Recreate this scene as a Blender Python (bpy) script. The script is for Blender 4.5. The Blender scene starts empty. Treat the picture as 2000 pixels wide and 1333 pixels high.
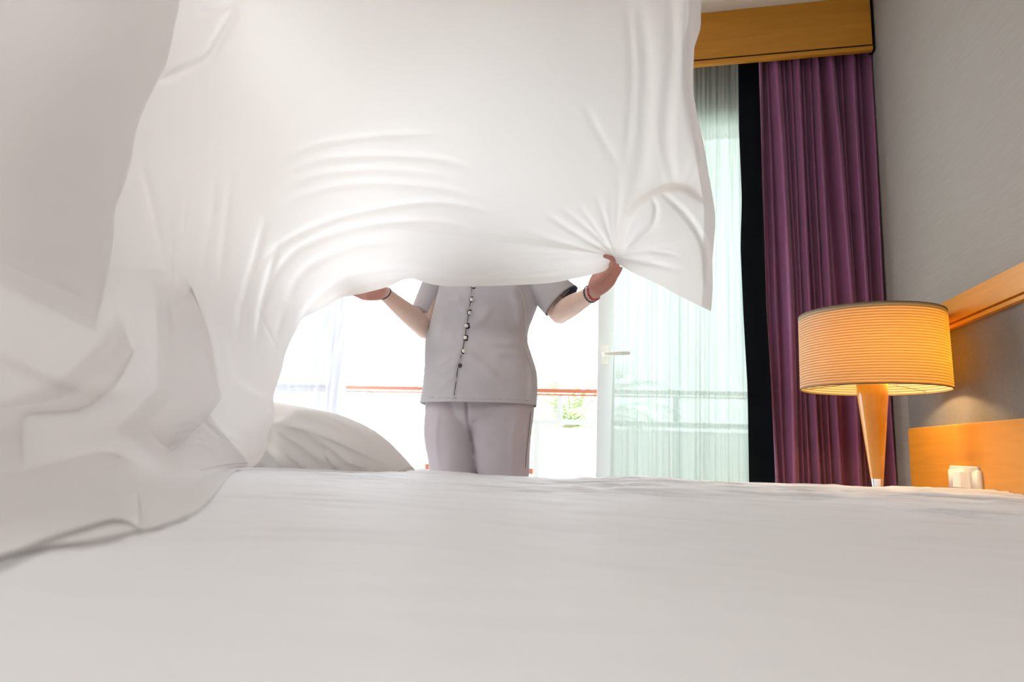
import bpy, bmesh, math, random
import numpy as np
from mathutils import Vector, Matrix, noise
from mathutils.bvhtree import BVHTree

random.seed(7)
S = bpy.context.scene
C = S.collection
PI = math.pi

# ------------------------------------------------------------------ camera
YAW, PITCH, ROLL, FPX = math.radians(12.45), math.radians(9.247), math.radians(2.048), 1258.2
CAMZ = 0.68
CP = np.array([0, 0, CAMZ])
_f = np.array([-math.sin(YAW)*math.cos(PITCH), math.cos(YAW)*math.cos(PITCH), math.sin(PITCH)])
_r0 = np.array([math.cos(YAW), math.sin(YAW), 0.0]); _u0 = np.cross(_r0, _f)
_r = math.cos(ROLL)*_r0 + math.sin(ROLL)*_u0
_u = -math.sin(ROLL)*_r0 + math.cos(ROLL)*_u0
cam_d = bpy.data.cameras.new('camera'); cam = bpy.data.objects.new('camera', cam_d); C.objects.link(cam)
M = Matrix.Identity(4)
for i in range(3):
    M[i][0] = _r[i]; M[i][1] = _u[i]; M[i][2] = -_f[i]; M[i][3] = CP[i]
cam.matrix_world = M
cam_d.sensor_width = 36; cam_d.lens = 36*FPX/2000; cam_d.clip_start = 0.02; cam_d.clip_end = 200
cam_d.dof.use_dof = True; cam_d.dof.focus_distance = 2.3; cam_d.dof.aperture_fstop = 3.2
S.camera = cam

# ------------------------------------------------------------------ light and exposure
S.view_settings.view_transform = 'Standard'; S.view_settings.look = 'None'
S.view_settings.gamma = 1; S.view_settings.use_curve_mapping = False
S.view_settings.exposure = 0.5
world = bpy.data.worlds.new('world'); S.world = world; world.use_nodes = True
bg = world.node_tree.nodes['Background']; bg.inputs[0].default_value = (0.90, 0.955, 1.0, 1); bg.inputs[1].default_value = 7.2

def area_light(name, loc, rot, sx, sy, power, col=(1, 1, 1), portal=False):
    l = bpy.data.lights.new(name, 'AREA'); l.shape = 'RECTANGLE'; l.size = sx; l.size_y = sy; l.energy = power; l.color = col
    if portal: l.cycles.is_portal = True
    o = bpy.data.objects.new(name, l); C.objects.link(o); o.location = loc; o.rotation_euler = rot
    return o
area_light('window_portal', (-0.8, 3.32, 1.25), (-PI/2, 0, 0), 3.2, 2.4, 1, portal=True)
# unseen fill lights added below the ceiling, behind camera and to the left
area_light('room_fill_light', (-0.3, -0.9, 2.76), (0, 0, 0), 1.6, 1.0, 21, (1.0, 0.97, 0.95))
area_light('room_fill_light', (-2.2, 1.2, 2.76), (0, 0, 0), 0.8, 0.8, 16, (1.0, 0.97, 0.95))

# ------------------------------------------------------------------ helpers
def ray(px, py): return (px-1000)/FPX*_r + (666.5-py)/FPX*_u + _f
def at(px, py, Y): v = ray(px, py); return CP + v*(Y/v[1])
def atX(px, py, X): v = ray(px, py); return CP + v*(X/v[0])
def atZ(px, py, Z): v = ray(px, py); return CP + v*((Z-CAMZ)/v[2])
def proj(P):
    d = np.asarray(P)-CP; z = d@_f
    return 1000+FPX*(d@_r)/z, 666.5-FPX*(d@_u)/z, z

def node_mat(name, col, rough=0.6, spec=0.3, metal=0, var=0.06, nscale=8, bump=0.0, bscale=200, stretch=(1, 1, 1), sheen=0.0, emis=None, coat=0):
    m = bpy.data.materials.new(name); m.use_nodes = True
    nt = m.node_tree; b = nt.nodes['Principled BSDF']
    b.inputs['Roughness'].default_value = rough; b.inputs['Metallic'].default_value = metal
    b.inputs['Specular IOR Level'].default_value = spec
    if sheen: b.inputs['Sheen Weight'].default_value = sheen
    if coat: b.inputs['Coat Weight'].default_value = coat; b.inputs['Coat Roughness'].default_value = 0.15
    tc = nt.nodes.new('ShaderNodeTexCoord'); mp = nt.nodes.new('ShaderNodeMapping')
    mp.inputs['Scale'].default_value = stretch
    nt.links.new(tc.outputs['Object'], mp.inputs[0])
    n = nt.nodes.new('ShaderNodeTexNoise'); n.inputs['Scale'].default_value = nscale; n.inputs['Detail'].default_value = 5
    nt.links.new(mp.outputs[0], n.inputs['Vector'])
    cr = nt.nodes.new('ShaderNodeValToRGB')
    cr.color_ramp.elements[0].position = 0.3; cr.color_ramp.elements[1].position = 0.7
    cr.color_ramp.elements[0].color = (*[c*(1-var) for c in col], 1)
    cr.color_ramp.elements[1].color = (*[min(1, c*(1+var)) for c in col], 1)
    nt.links.new(n.outputs[0], cr.inputs[0]); nt.links.new(cr.outputs[0], b.inputs['Base Color'])
    if bump:
        n2 = nt.nodes.new('ShaderNodeTexNoise'); n2.inputs['Scale'].default_value = bscale; n2.inputs['Detail'].default_value = 3
        nt.links.new(mp.outputs[0], n2.inputs['Vector'])
        bm_ = nt.nodes.new('ShaderNodeBump'); bm_.inputs['Strength'].default_value = bump; bm_.inputs['Distance'].default_value = 0.002
        nt.links.new(n2.outputs[0], bm_.inputs['Height']); nt.links.new(bm_.outputs[0], b.inputs['Normal'])
    if emis:
        b.inputs['Emission Color'].default_value = (*emis[0], 1); b.inputs['Emission Strength'].default_value = emis[1]
    return m

def cloth_mat(name, col, tcol, trans=0.45, transp=0.0, bump=0.15, bscale=900, streak=None):
    """thin cloth: diffuse + translucent (+ gaps of the weave as transparency)"""
    m = bpy.data.materials.new(name); m.use_nodes = True; nt = m.node_tree
    nt.nodes.clear()
    out = nt.nodes.new('ShaderNodeOutputMaterial'); d = nt.nodes.new('ShaderNodeBsdfDiffuse'); t = nt.nodes.new('ShaderNodeBsdfTranslucent')
    d.inputs[0].default_value = (*col, 1); t.inputs[0].default_value = (*tcol, 1)
    mx = nt.nodes.new('ShaderNodeMixShader'); mx.inputs[0].default_value = trans
    nt.links.new(d.outputs[0], mx.inputs[1]); nt.links.new(t.outputs[0], mx.inputs[2])
    tc = nt.nodes.new('ShaderNodeTexCoord')
    n = nt.nodes.new('ShaderNodeTexNoise'); n.inputs['Scale'].default_value = bscale
    nt.links.new(tc.outputs['Object'], n.inputs['Vector'])
    b = nt.nodes.new('ShaderNodeBump'); b.inputs['Strength'].default_value = bump; b.inputs['Distance'].default_value = 0.001
    nt.links.new(n.outputs[0], b.inputs['Height'])
    nt.links.new(b.outputs[0], d.inputs['Normal']); nt.links.new(b.outputs[0], t.inputs['Normal'])
    last = mx
    if transp:
        tr = nt.nodes.new('ShaderNodeBsdfTransparent'); m2 = nt.nodes.new('ShaderNodeMixShader')
        m2.inputs[0].default_value = transp
        if streak:
            mp = nt.nodes.new('ShaderNodeMapping'); mp.inputs['Scale'].default_value = (streak, streak, 1.2)
            n3 = nt.nodes.new('ShaderNodeTexNoise'); n3.inputs['Scale'].default_value = 1; n3.inputs['Detail'].default_value = 2
            nt.links.new(tc.outputs['Object'], mp.inputs[0]); nt.links.new(mp.outputs[0], n3.inputs['Vector'])
            mr = nt.nodes.new('ShaderNodeMapRange'); mr.inputs[1].default_value = 0.3; mr.inputs[2].default_value = 0.7
            mr.inputs[3].default_value = transp*0.6; mr.inputs[4].default_value = min(1, transp*1.4)
            nt.links.new(n3.outputs[0], mr.inputs[0]); nt.links.new(mr.outputs[0], m2.inputs[0])
        nt.links.new(mx.outputs[0], m2.inputs[1]); nt.links.new(tr.outputs[0], m2.inputs[2]); last = m2
    nt.links.new(last.outputs[0], out.inputs[0])
    return m

def wood_mat(name, c1, c2, stretch=(1.5, 25, 25), rough=0.35, coat=0.3):
    m = bpy.data.materials.new(name); m.use_nodes = True; nt = m.node_tree; b = nt.nodes['Principled BSDF']
    b.inputs['Roughness'].default_value = rough; b.inputs['Coat Weight'].default_value = coat; b.inputs['Coat Roughness'].default_value = 0.25
    tc = nt.nodes.new('ShaderNodeTexCoord'); mp = nt.nodes.new('ShaderNodeMapping'); mp.inputs['Scale'].default_value = stretch
    n = nt.nodes.new('ShaderNodeTexNoise'); n.inputs['Scale'].default_value = 1.5; n.inputs['Detail'].default_value = 7; n.inputs['Distortion'].default_value = 0.8
    cr = nt.nodes.new('ShaderNodeValToRGB'); cr.color_ramp.elements[0].position = 0.3; cr.color_ramp.elements[1].position = 0.72
    cr.color_ramp.elements[0].color = (*c1, 1); cr.color_ramp.elements[1].color = (*c2, 1)
    nt.links.new(tc.outputs['Object'], mp.inputs[0]); nt.links.new(mp.outputs[0], n.inputs['Vector'])
    nt.links.new(n.outputs[0], cr.inputs[0]); nt.links.new(cr.outputs[0], b.inputs['Base Color'])
    return m

def tag(o, label=None, cat=None, group=None, kind=None):
    if label: o['label'] = label
    if cat: o['category'] = cat
    if group: o['group'] = group
    if kind: o['kind'] = kind
    return o
def empty(name, loc, label=None, cat=None, group=None):
    o = bpy.data.objects.new(name, None); C.objects.link(o); o.location = loc; o.empty_display_size = 0.1
    return tag(o, label, cat, group)
def link(name, me, mat, parent=None, smooth=True):
    me.name = name
    if mat and not me.materials: me.materials.append(mat)
    if smooth:
        for p in me.polygons: p.use_smooth = True
    o = bpy.data.objects.new(name, me); C.objects.link(o)
    if parent:
        o.parent = parent
        off = Vector(parent.location)
        if parent.parent: off = off + Vector(parent.parent.location)
        o.matrix_parent_inverse = Matrix.Identity(4); o.location = (0, 0, 0)
        me.transform(Matrix.Translation(-off))
    else:
        vs = [v.co for v in me.vertices]
        if vs:   # origin at the base of the thing
            cx = sum(v.x for v in vs)/len(vs); cy = sum(v.y for v in vs)/len(vs); cz = min(v.z for v in vs)
            me.transform(Matrix.Translation((-cx, -cy, -cz))); o.location = (cx, cy, cz)
    return o
def from_bm(bm):
    me = bpy.data.meshes.new('mesh'); bm.to_mesh(me); bm.free(); return me
def box_into(bm, x0, x1, y0, y1, z0, z1, bevel=0.0):
    r = bmesh.ops.create_cube(bm, size=1)
    vs = r['verts']
    for v in vs:
        v.co = Vector((x0+(v.co.x+.5)*(x1-x0), y0+(v.co.y+.5)*(y1-y0), z0+(v.co.z+.5)*(z1-z0)))
    if bevel:
        es = list({e for v in vs for e in v.link_edges})
        bmesh.ops.bevel(bm, geom=es, offset=bevel, segments=2, profile=0.7, affect='EDGES')
def box(name, mat, parent, *b, bevel=0.0, smooth=False):
    bm = bmesh.new(); box_into(bm, *b, bevel=bevel)
    return link(name, from_bm(bm), mat, parent, smooth)
def boxes(name, mat, parent, lst, bevel=0.0):
    bm = bmesh.new()
    for b in lst: box_into(bm, *b, bevel=bevel)
    return link(name, from_bm(bm), mat, parent, False)
def grid_mesh(P, wrap_u=False, cap=False):
    """P: (rows, cols, 3) array"""
    R, Cn, _ = P.shape
    idx = np.arange(R*Cn).reshape(R, Cn)
    if wrap_u: idx2 = np.concatenate([idx, idx[:, :1]], 1)
    else: idx2 = idx
    a = idx2[:-1, :-1].ravel(); b = idx2[:-1, 1:].ravel(); c = idx2[1:, 1:].ravel(); d = idx2[1:, :-1].ravel()
    faces = np.stack([a, b, c, d], 1).tolist()
    if cap: faces.append(idx[0][::-1].tolist()); faces.append(idx[-1].tolist())
    me = bpy.data.meshes.new('mesh'); me.from_pydata(P.reshape(-1, 3).tolist(), [], faces); me.update()
    return me
def lathe(prof, seg=48, c=(0, 0, 0), closed=False):
    a = np.linspace(0, 2*PI, seg, endpoint=False)
    P = np.array([[(c[0]+r*math.cos(t), c[1]+r*math.sin(t), c[2]+z) for t in a] for r, z in prof])
    return grid_mesh(P, wrap_u=True, cap=closed)
def cr_interp(pts, n):
    """Catmull-Rom through points, n samples spread by chord length"""
    P = np.array(pts, float)
    d = np.r_[0, np.cumsum(np.linalg.norm(np.diff(P, axis=0), axis=1))]
    t = np.linspace(0, d[-1], n); Q = np.vstack([2*P[0]-P[1], P, 2*P[-1]-P[-2]])
    k = np.clip(np.searchsorted(d, t, side='right')-1, 0, len(P)-2)
    s = ((t-d[k])/(d[k+1]-d[k]))[:, None]
    p0, p1, p2, p3 = Q[k], Q[k+1], Q[k+2], Q[k+3]
    return 0.5*((2*p1)+(-p0+p2)*s+(2*p0-5*p1+4*p2-p3)*s**2+(-p0+3*p1-3*p2+p3)*s**3)
def tube_mesh(pts, radii, seg=12, n=None, flat=None):
    """rounded tube; radii may be (a, b) pairs with flat = direction of the wide axis"""
    P = np.array(pts, float); rr = np.array([(r if hasattr(r, '__len__') else (r, r)) for r in radii], float)
    if n:
        A = cr_interp(np.hstack([P, rr]), n); P = A[:, :3]; rr = np.maximum(A[:, 3:], 1e-4)
    T = np.gradient(P, axis=0); T /= np.linalg.norm(T, axis=1)[:, None]
    ref = np.array(flat if flat is not None else ((0, 0, 1) if abs(T[0][2]) < 0.9 else (1, 0, 0)), float)
    rings = []
    def ring(p, t, a, b):
        u = ref-t*(ref@t); u /= np.linalg.norm(u); v = np.cross(t, u)
        return [p+u*a*math.cos(k)+v*b*math.sin(k) for k in np.linspace(0, 2*PI, seg, endpoint=False)]
    ra, rb = rr[0], rr[-1]
    for k in (0.15, 0.6, 0.9):   # round start
        o = -(1-k)*min(ra); rings.append(ring(P[0]+T[0]*o, T[0], ra[0]*math.sqrt(1-(1-k)**2), ra[1]*math.sqrt(1-(1-k)**2)))
    for i in range(len(P)): rings.append(ring(P[i], T[i], rr[i][0], rr[i][1]))
    for k in (0.9, 0.6, 0.15):
        o = (1-k)*min(rb); rings.append(ring(P[-1]+T[-1]*o, T[-1], rb[0]*math.sqrt(1-(1-k)**2), rb[1]*math.sqrt(1-(1-k)**2)))
    return grid_mesh(np.array(rings), wrap_u=True, cap=True)
def join(meshes):
    bm = bmesh.new()
    for m in meshes: bm.from_mesh(m)
    for m in meshes: bpy.data.meshes.remove(m)
    return from_bm(bm)
def remesh(me, voxel, smooth=4, fac=0.5, dec=None):
    o = bpy.data.objects.new('tmp', me); C.objects.link(o)
    m = o.modifiers.new('r', 'REMESH'); m.mode = 'VOXEL'; m.voxel_size = voxel; m.use_smooth_shade = True
    if smooth: s = o.modifiers.new('s', 'SMOOTH'); s.iterations = smooth; s.factor = fac
    if dec: d = o.modifiers.new('d', 'DECIMATE'); d.ratio = dec
    dg = bpy.context.evaluated_depsgraph_get(); dg.update()
    out = bpy.data.meshes.new_from_object(o.evaluated_get(dg))
    bpy.data.objects.remove(o); bpy.data.meshes.remove(me)
    return out
def recalc(me):
    bm = bmesh.new(); bm.from_mesh(me); bmesh.ops.recalc_face_normals(bm, faces=bm.faces); bm.to_mesh(me); bm.free(); return me

# --- folds: traced crease lines that push real cloth towards / away from the viewer side
def seg_dist(X, Y, pts):
    P = np.array(pts, float); best = np.full(X.shape, 1e9); sg = np.ones(X.shape); tt = np.zeros(X.shape)
    L = np.r_[0, np.cumsum(np.linalg.norm(np.diff(P, axis=0), axis=1))]; Lt = L[-1]
    for i in range(len(P)-1):
        a, b = P[i], P[i+1]; d = b-a; l2 = d@d
        t = np.clip(((X-a[0])*d[0]+(Y-a[1])*d[1])/l2, 0, 1)
        dx = X-(a[0]+t*d[0]); dy = Y-(a[1]+t*d[1]); D = np.hypot(dx, dy)
        m = D < best
        best = np.where(m, D, best); sg = np.where(m, np.sign(d[0]*dy-d[1]*dx), sg)
        tt = np.where(m, (L[i]+t*(L[i+1]-L[i]))/Lt, tt)
    return best, sg, tt
def taper(t, e0, e1):
    s = np.ones_like(t)
    if e0: s = s*np.clip(t/e0, 0, 1)**0.7
    if e1: s = s*np.clip((1-t)/e1, 0, 1)**0.7
    return s
def ridge(X, Y, pts, w, amp, e0=0.25, e1=0.25, n=None):
    if len(pts) > 2: pts = cr_interp(pts, max(12, len(pts)*3))
    D, _, t = seg_dist(X, Y, pts)
    return amp*np.exp(-(D/w)**2)*taper(t, e0, e1)
def step(X, Y, pts, w, amp, decay, side=1, e0=0.15, e1=0.15):
    """raised lip: near on one side of the line, falling away over `decay`"""
    if len(pts) > 2: pts = cr_interp(pts, max(14, len(pts)*3))
    D, s, t = seg_dist(X, Y, pts); sd = D*s*side
    return amp/(1+np.exp(-sd/w))*np.exp(-np.maximum(sd, 0)/decay)*taper(t, e0, e1)
def tps(pts, vals):
    P = np.array(pts, float)/500.0; n = len(P)
    def U(r2): return np.where(r2 > 1e-12, r2*np.log(r2+1e-12), 0)
    K = U(((P[:, None]-P[None])**2).sum(-1))+np.eye(n)*2e-3; Q = np.c_[np.ones(n), P]
    A = np.block([[K, Q], [Q.T, np.zeros((3, 3))]]); w = np.linalg.solve(A, np.r_[vals, 0, 0, 0])
    def f(X, Y):
        X = X/500.0; Y = Y/500.0; o = w[n]+w[n+1]*X+w[n+2]*Y
        for i in range(n): o = o+w[i]*U((X-P[i, 0])**2+(Y-P[i, 1])**2)
        return o
    return f
def smooth_noise(X, Y, seed=0):
    return np.array([noise.noise(Vector((x, y, seed*7.3))) for x, y in zip(X.ravel(), Y.ravel())]).reshape(X.shape)

# ------------------------------------------------------------------ materials
m_wall = node_mat('wallpaper', (0.33, 0.298, 0.272), 0.8, 0.15, var=0.05, nscale=10, bump=0.35, bscale=12, stretch=(1, 1, 22))
m_plaster = node_mat('plaster', (0.82, 0.82, 0.82), 0.8, 0.2, var=0.03, bump=0.1)
m_ceil = node_mat('ceiling_paint', (0.80, 0.74, 0.64), 0.8, 0.2, var=0.02, bump=0.1)
m_floor = node_mat('carpet', (0.42, 0.40, 0.38), 0.95, 0.1, var=0.2, nscale=40, bump=0.6, bscale=300)
m_orange = wood_mat('cherry_wood', (0.63, 0.245, 0.012), (0.70, 0.285, 0.018), (2, 2, 30))
m_pelmet = wood_mat('pelmet_wood', (0.52, 0.205, 0.008), (0.62, 0.265, 0.016), (1.5, 20, 20), 0.4, 0.15)
m_gap_shade = node_mat('gap_shade', (0.01, 0.01, 0.012), 0.9, 0.1)  # near-black, paints shade into the pelmet's groove and end gap
m_fabpanel = node_mat('panel_fabric', (0.20, 0.19, 0.18), 0.8, 0.25, var=0.06, nscale=90, bump=0.5, bscale=500)
m_purple = node_mat('purple_satin', (0.265, 0.078, 0.195), 0.36, 0.5, var=0.12, nscale=3, bump=0.1, bscale=400, sheen=0.3)
m_black = node_mat('blackout_fabric', (0.004, 0.007, 0.009), 0.85, 0.15, var=0.2, bump=0.2)
m_sheer = cloth_mat('sheer_voile', (0.80, 0.86, 0.825), (0.285, 0.325, 0.302), 0.5, 0.035, 0.2, 700, streak=60)
m_sheerL = cloth_mat('sheer_voile_left', (0.88, 0.88, 0.92), (0.31, 0.31, 0.345), 0.5, 0.03, 0.2, 700, streak=50)
m_sheet = cloth_mat('sheet_cotton', (0.93, 0.91, 0.905), (0.92, 0.905, 0.905), 0.43, 0, 0.12, 1400)
m_hem = cloth_mat('sheet_hem_cotton', (0.90, 0.875, 0.87), (0.88, 0.86, 0.86), 0.42, 0, 0.12, 1400)
m_bed = node_mat('bed_cotton', (0.82, 0.82, 0.845), 0.68, 0.35, var=0.008, bump=0.12, bscale=1400, sheen=0.5)
m_duvet = cloth_mat('duvet_cotton', (0.81, 0.785, 0.765), (0.8, 0.78, 0.74), 0.12, 0, 0.25, 300)
m_tunic = node_mat('tunic_fabric', (0.53, 0.505, 0.53), 0.85, 0.15, var=0.05, nscale=12, bump=0.35, bscale=700, sheen=0.15)
m_trouser = node_mat('trouser_fabric', (0.52, 0.47, 0.50), 0.85, 0.15, var=0.05, nscale=12, bump=0.3, bscale=700, sheen=0.15)
m_navy = node_mat('navy_lining', (0.07, 0.075, 0.11), 0.85, 0.2)
m_white = node_mat('white_paint', (0.86, 0.87, 0.86), 0.45, 0.4, var=0.01)
m_post = node_mat('balustrade_paint', (0.30, 0.30, 0.29), 0.5, 0.3, var=0.01)
m_frame = node_mat('door_frame_paint', (0.80, 0.81, 0.80), 0.45, 0.4, var=0.01)
m_rail = wood_mat('rail_wood', (0.23, 0.062, 0.028), (0.28, 0.08, 0.04), (2, 20, 20), 0.4, 0.1)
m_chrome = node_mat('chrome', (0.86, 0.86, 0.87), 0.12, 0.5, metal=1, var=0.01)
m_brass = node_mat('pale_brass', (0.90, 0.88, 0.78), 0.35, 0.5, metal=0.0, var=0.02)
m_ivory = node_mat('ivory_plastic', (0.86, 0.80, 0.71), 0.3, 0.5, var=0.01)
m_button = node_mat('pearl_button', (0.88, 0.88, 0.80), 0.2, 0.6, var=0.05, nscale=90)
m_cord = node_mat('dark_cord', (0.02, 0.02, 0.03), 0.6, 0.3)
m_hair = node_mat('dark_hair', (0.05, 0.03, 0.02), 0.5, 0.4, var=0.3, nscale=60, stretch=(1, 1, 0.1), bump=0.5)
m_shoe = node_mat('white_shoe', (0.75, 0.75, 0.74), 0.5, 0.4)
m_leaf = node_mat('palm_leaf', (0.20, 0.27, 0.11), 0.5, 0.4, var=0.25, nscale=20)
m_trunk = node_mat('palm_trunk', (0.30, 0.22, 0.14), 0.9, 0.2, var=0.3, nscale=25, bump=0.8, bscale=40)
m_tile = node_mat('balcony_tile', (0.78, 0.75, 0.70), 0.6, 0.3)
m_nstand = m_orange

# glass: mostly clear, slight reflection
m_glass = bpy.data.materials.new('glass'); m_glass.use_nodes = True
nt = m_glass.node_tree; nt.nodes.clear()
_o = nt.nodes.new('ShaderNodeOutputMaterial'); _t = nt.nodes.new('ShaderNodeBsdfTransparent'); _t.inputs[0].default_value = (0.93, 0.97, 0.95, 1)
_g = nt.nodes.new('ShaderNodeBsdfGlossy'); _g.inputs['Roughness'].default_value = 0.02
_fr = nt.nodes.new('ShaderNodeFresnel'); _fr.inputs[0].default_value = 1.3
_m = nt.nodes.new('ShaderNodeMixShader'); nt.links.new(_fr.outputs[0], _m.inputs[0]); nt.links.new(_t.outputs[0], _m.inputs[1]); nt.links.new(_g.outputs[0], _m.inputs[2]); nt.links.new(_m.outputs[0], _o.inputs[0])

# skin with redder palms through a colour attribute
m_skin = bpy.data.materials.new('skin'); m_skin.use_nodes = True
nt = m_skin.node_tree; b = nt.nodes['Principled BSDF']; b.inputs['Roughness'].default_value = 0.5
b.inputs['Subsurface Weight'].default_value = 0.25; b.inputs['Subsurface Scale'].default_value = 0.02; b.inputs['Subsurface Radius'].default_value = (1, 0.35, 0.2)
_ca = nt.nodes.new('ShaderNodeAttribute'); _ca.attribute_name = 'palm'
_mx = nt.nodes.new('ShaderNodeMix'); _mx.data_type = 'RGBA'
_mx.inputs[6].default_value = (0.80, 0.58, 0.48, 1); _mx.inputs[7].default_value = (0.60, 0.29, 0.24, 1)
nt.links.new(_ca.outputs['Fac'], _mx.inputs[0])
_n = nt.nodes.new('ShaderNodeTexNoise'); _n.inputs['Scale'].default_value = 30
_m2 = nt.nodes.new('ShaderNodeMix'); _m2.data_type = 'RGBA'; _m2.blend_type = 'MULTIPLY'; _m2.inputs[0].default_value = 0.12
nt.links.new(_mx.outputs[2], _m2.inputs[6]); nt.links.new(_n.outputs[1], _m2.inputs[7]); nt.links.new(_m2.outputs[2], b.inputs['Base Color'])

# ------------------------------------------------------------------ the room
W = 1.0            # headboard wall
YP = 2.965         # pelmet front
YW = 3.22          # window wall inner face
XL, YB = -3.2, -2.6
CEIL = float(at(1371.5, 25.4, YP)[2])
PELB = float(at(1357.9, 127.5, YP)[2])
def structure(o): return tag(o, kind='structure')
structure(box('floor', m_floor, None, XL-.1, W+.12, YB-.1, YW, -0.06, 0))
structure(box('ceiling', m_ceil, None, XL-.1, W+.12, YB-.1, YW+.2, CEIL, CEIL+.12))
structure(box('wall_right', m_wall, None, W, W+.12, YB-.1, YW, 0, CEIL))
structure(box('wall_left', m_plaster, None, XL-.1, XL, YB-.1, YW, 0, CEIL))
structure(box('wall_back', m_plaster, None, XL, W, YB-.1, YB, 0, CEIL))
LINT = float(at(1400, 185, YW)[2])
WX0, WX1 = -2.35, 0.62
structure(boxes('wall_window', m_plaster, None, [(XL-.1, WX0, YW, YW+.2, 0, CEIL), (WX1, W+.12, YW, YW+.2, 0, CEIL), (WX0, WX1, YW, YW+.2, LINT, CEIL)]))

# terrace door: right leaf with its stile and lever in view, left leaf behind the left sheer
def door_leaf(name, x0, x1, sw, y=YW+0.03):
    d = empty(name, ((x0+x1)/2, y, 0)); tag(d, kind='structure')
    z1 = LINT-0.05
    box('stile', m_frame, d, x0, x0+sw, y, y+.06, 0.02, z1, bevel=.004)
    box('stile', m_frame, d, x1-sw, x1, y, y+.06, 0.02, z1, bevel=.004)
    box('top_rail', m_frame, d, x0+sw, x1-sw, y, y+.06, z1-sw, z1)
    box('bottom_rail', m_frame, d, x0+sw, x1-sw, y, y+.06, 0.02, 0.14)
    box('pane', m_glass, d, x0+sw, x1-sw, y+.025, y+.033, 0.14, z1-sw)
    return d
sx0 = float(at(1166.2, 740, YW+.03)[0]); sx1 = float(at(1199, 740, YW+.03)[0])
d1 = door_leaf('door_1', sx0, WX1-.05, sx1-sx0)
hz = float(at(1185, 692, YW)[2]); hx = float(at(1181, 692, YW)[0])
h = box('door_handle', m_brass, d1, hx-.018, hx+.018, YW+.018, YW+.032, hz-.05, hz+.05, bevel=.003)
h2 = link('lever', tube_mesh([(hx, YW+.02, hz-.004), (hx, YW-.03, hz-.004), (hx+.02, YW-.038, hz-.004), (hx+.12, YW-.038, hz)], [.009, .009, .009, .008], 10, 24), m_brass, h)
h2.location = Vector((0, 0, 0))
door_leaf('door_2', WX0+.05, WX0+.68, .075)
fr = boxes('window_frame', m_white, None, [(WX0, WX0+.05, YW+.01, YW+.14, 0, LINT), (WX1-.05, WX1, YW+.01, YW+.14, 0, LINT), (WX0+.05, WX1-.05, YW+.01, YW+.14, LINT-.05, LINT), (WX0+.05, WX1-.05, YW+.01, YW+.14, 0, .02)])
fr.name = 'trim_2'; structure(fr)

# curtain pelmet
pel = empty('curtain_pelmet', (-0.6, YP+.05, PELB), 'orange-brown wooden pelmet board above the window curtains', 'pelmet')
px1 = float(at(1702.5, 60, YP)[0])
gz = float(at(1500, 105.5, YP)[2])
box('board', m_pelmet, pel, XL, px1, YP, YP+.022, gz+.004, CEIL-.001, bevel=.0015)
box('groove', m_gap_shade, pel, XL, px1-.002, YP+.003, YP+.02, gz-.001, gz+.004)
bead = []
for k in range(9):
    a = PI/2+PI*k/8; bead.append((YP+.006+.010*math.cos(a)*1.0, gz-.013+.012*math.sin(a)))
bead += [(YP+.022, gz-.025), (YP+.022, gz-.001)]
P = np.array([[(x, y, z) for (y, z) in bead] for x in (XL, px1)])
link('bead', recalc(grid_mesh(P, wrap_u=True, cap=True)), m_pelmet, pel, False)
box('gap_shade_board', m_gap_shade, pel, px1, px1+.012, YP+.006, YW-.002, gz-.02, CEIL-.001)  # near-black board painting the shaded gap beside the pelmet end
box('curtain_track', m_white, pel, XL+.02, px1-.02, 3.05, 3.13, CEIL-.03, CEIL-.001)

# moulding along the headboard wall, padded panel and headboard
XM = .965
mt = atX(1900, 602.6-.5128*(1900-1819.8), XM)[2]; mb = atX(1920, 646.4-.4018*(1920-1843.2), XM)[2]
yend = float(atX(1774, 800, .985)[1])
structure(boxes('trim_1', m_orange, None, [(XM, W, -1.2, yend, mb+.018, mt), (XM+.012, W, -1.2, yend, mb+.012, mb+.018), (XM+.002, W, -1.2, yend, mb, mb+.012)], bevel=.0015))
hb_top = float(atX(1890, 837.3-.0919*(1890-1777), .955)[2])
t = box('wall_panel', m_fabpanel, None, .985, W, -1.2, yend, hb_top-.2, mb, bevel=.002)
tag(t, 'grey fabric-covered wall panel between the headboard and the orange wood rail', 'wall panel')
ye = float(atX(1774.5, 860, .955)[1])
hb = empty('headboard', (.97, 1.0, 0), 'orange cherry wood headboard on the right wall carrying the light switch', 'headboard')
box('headboard_panel', m_orange, hb, .955, .9845, -1.0, ye, 0.12, hb_top-.004, bevel=.0015)
box('top_edge', wood_mat('edge_wood', (.62, .30, .06), (.72, .38, .09)), hb, .957, .9845, -1.0, ye-.006, hb_top-.004, hb_top, bevel=.001)
structure(box('baseboard_right', m_orange, None, W-.015, W, YB, -1.05, 0, .09))

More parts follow.
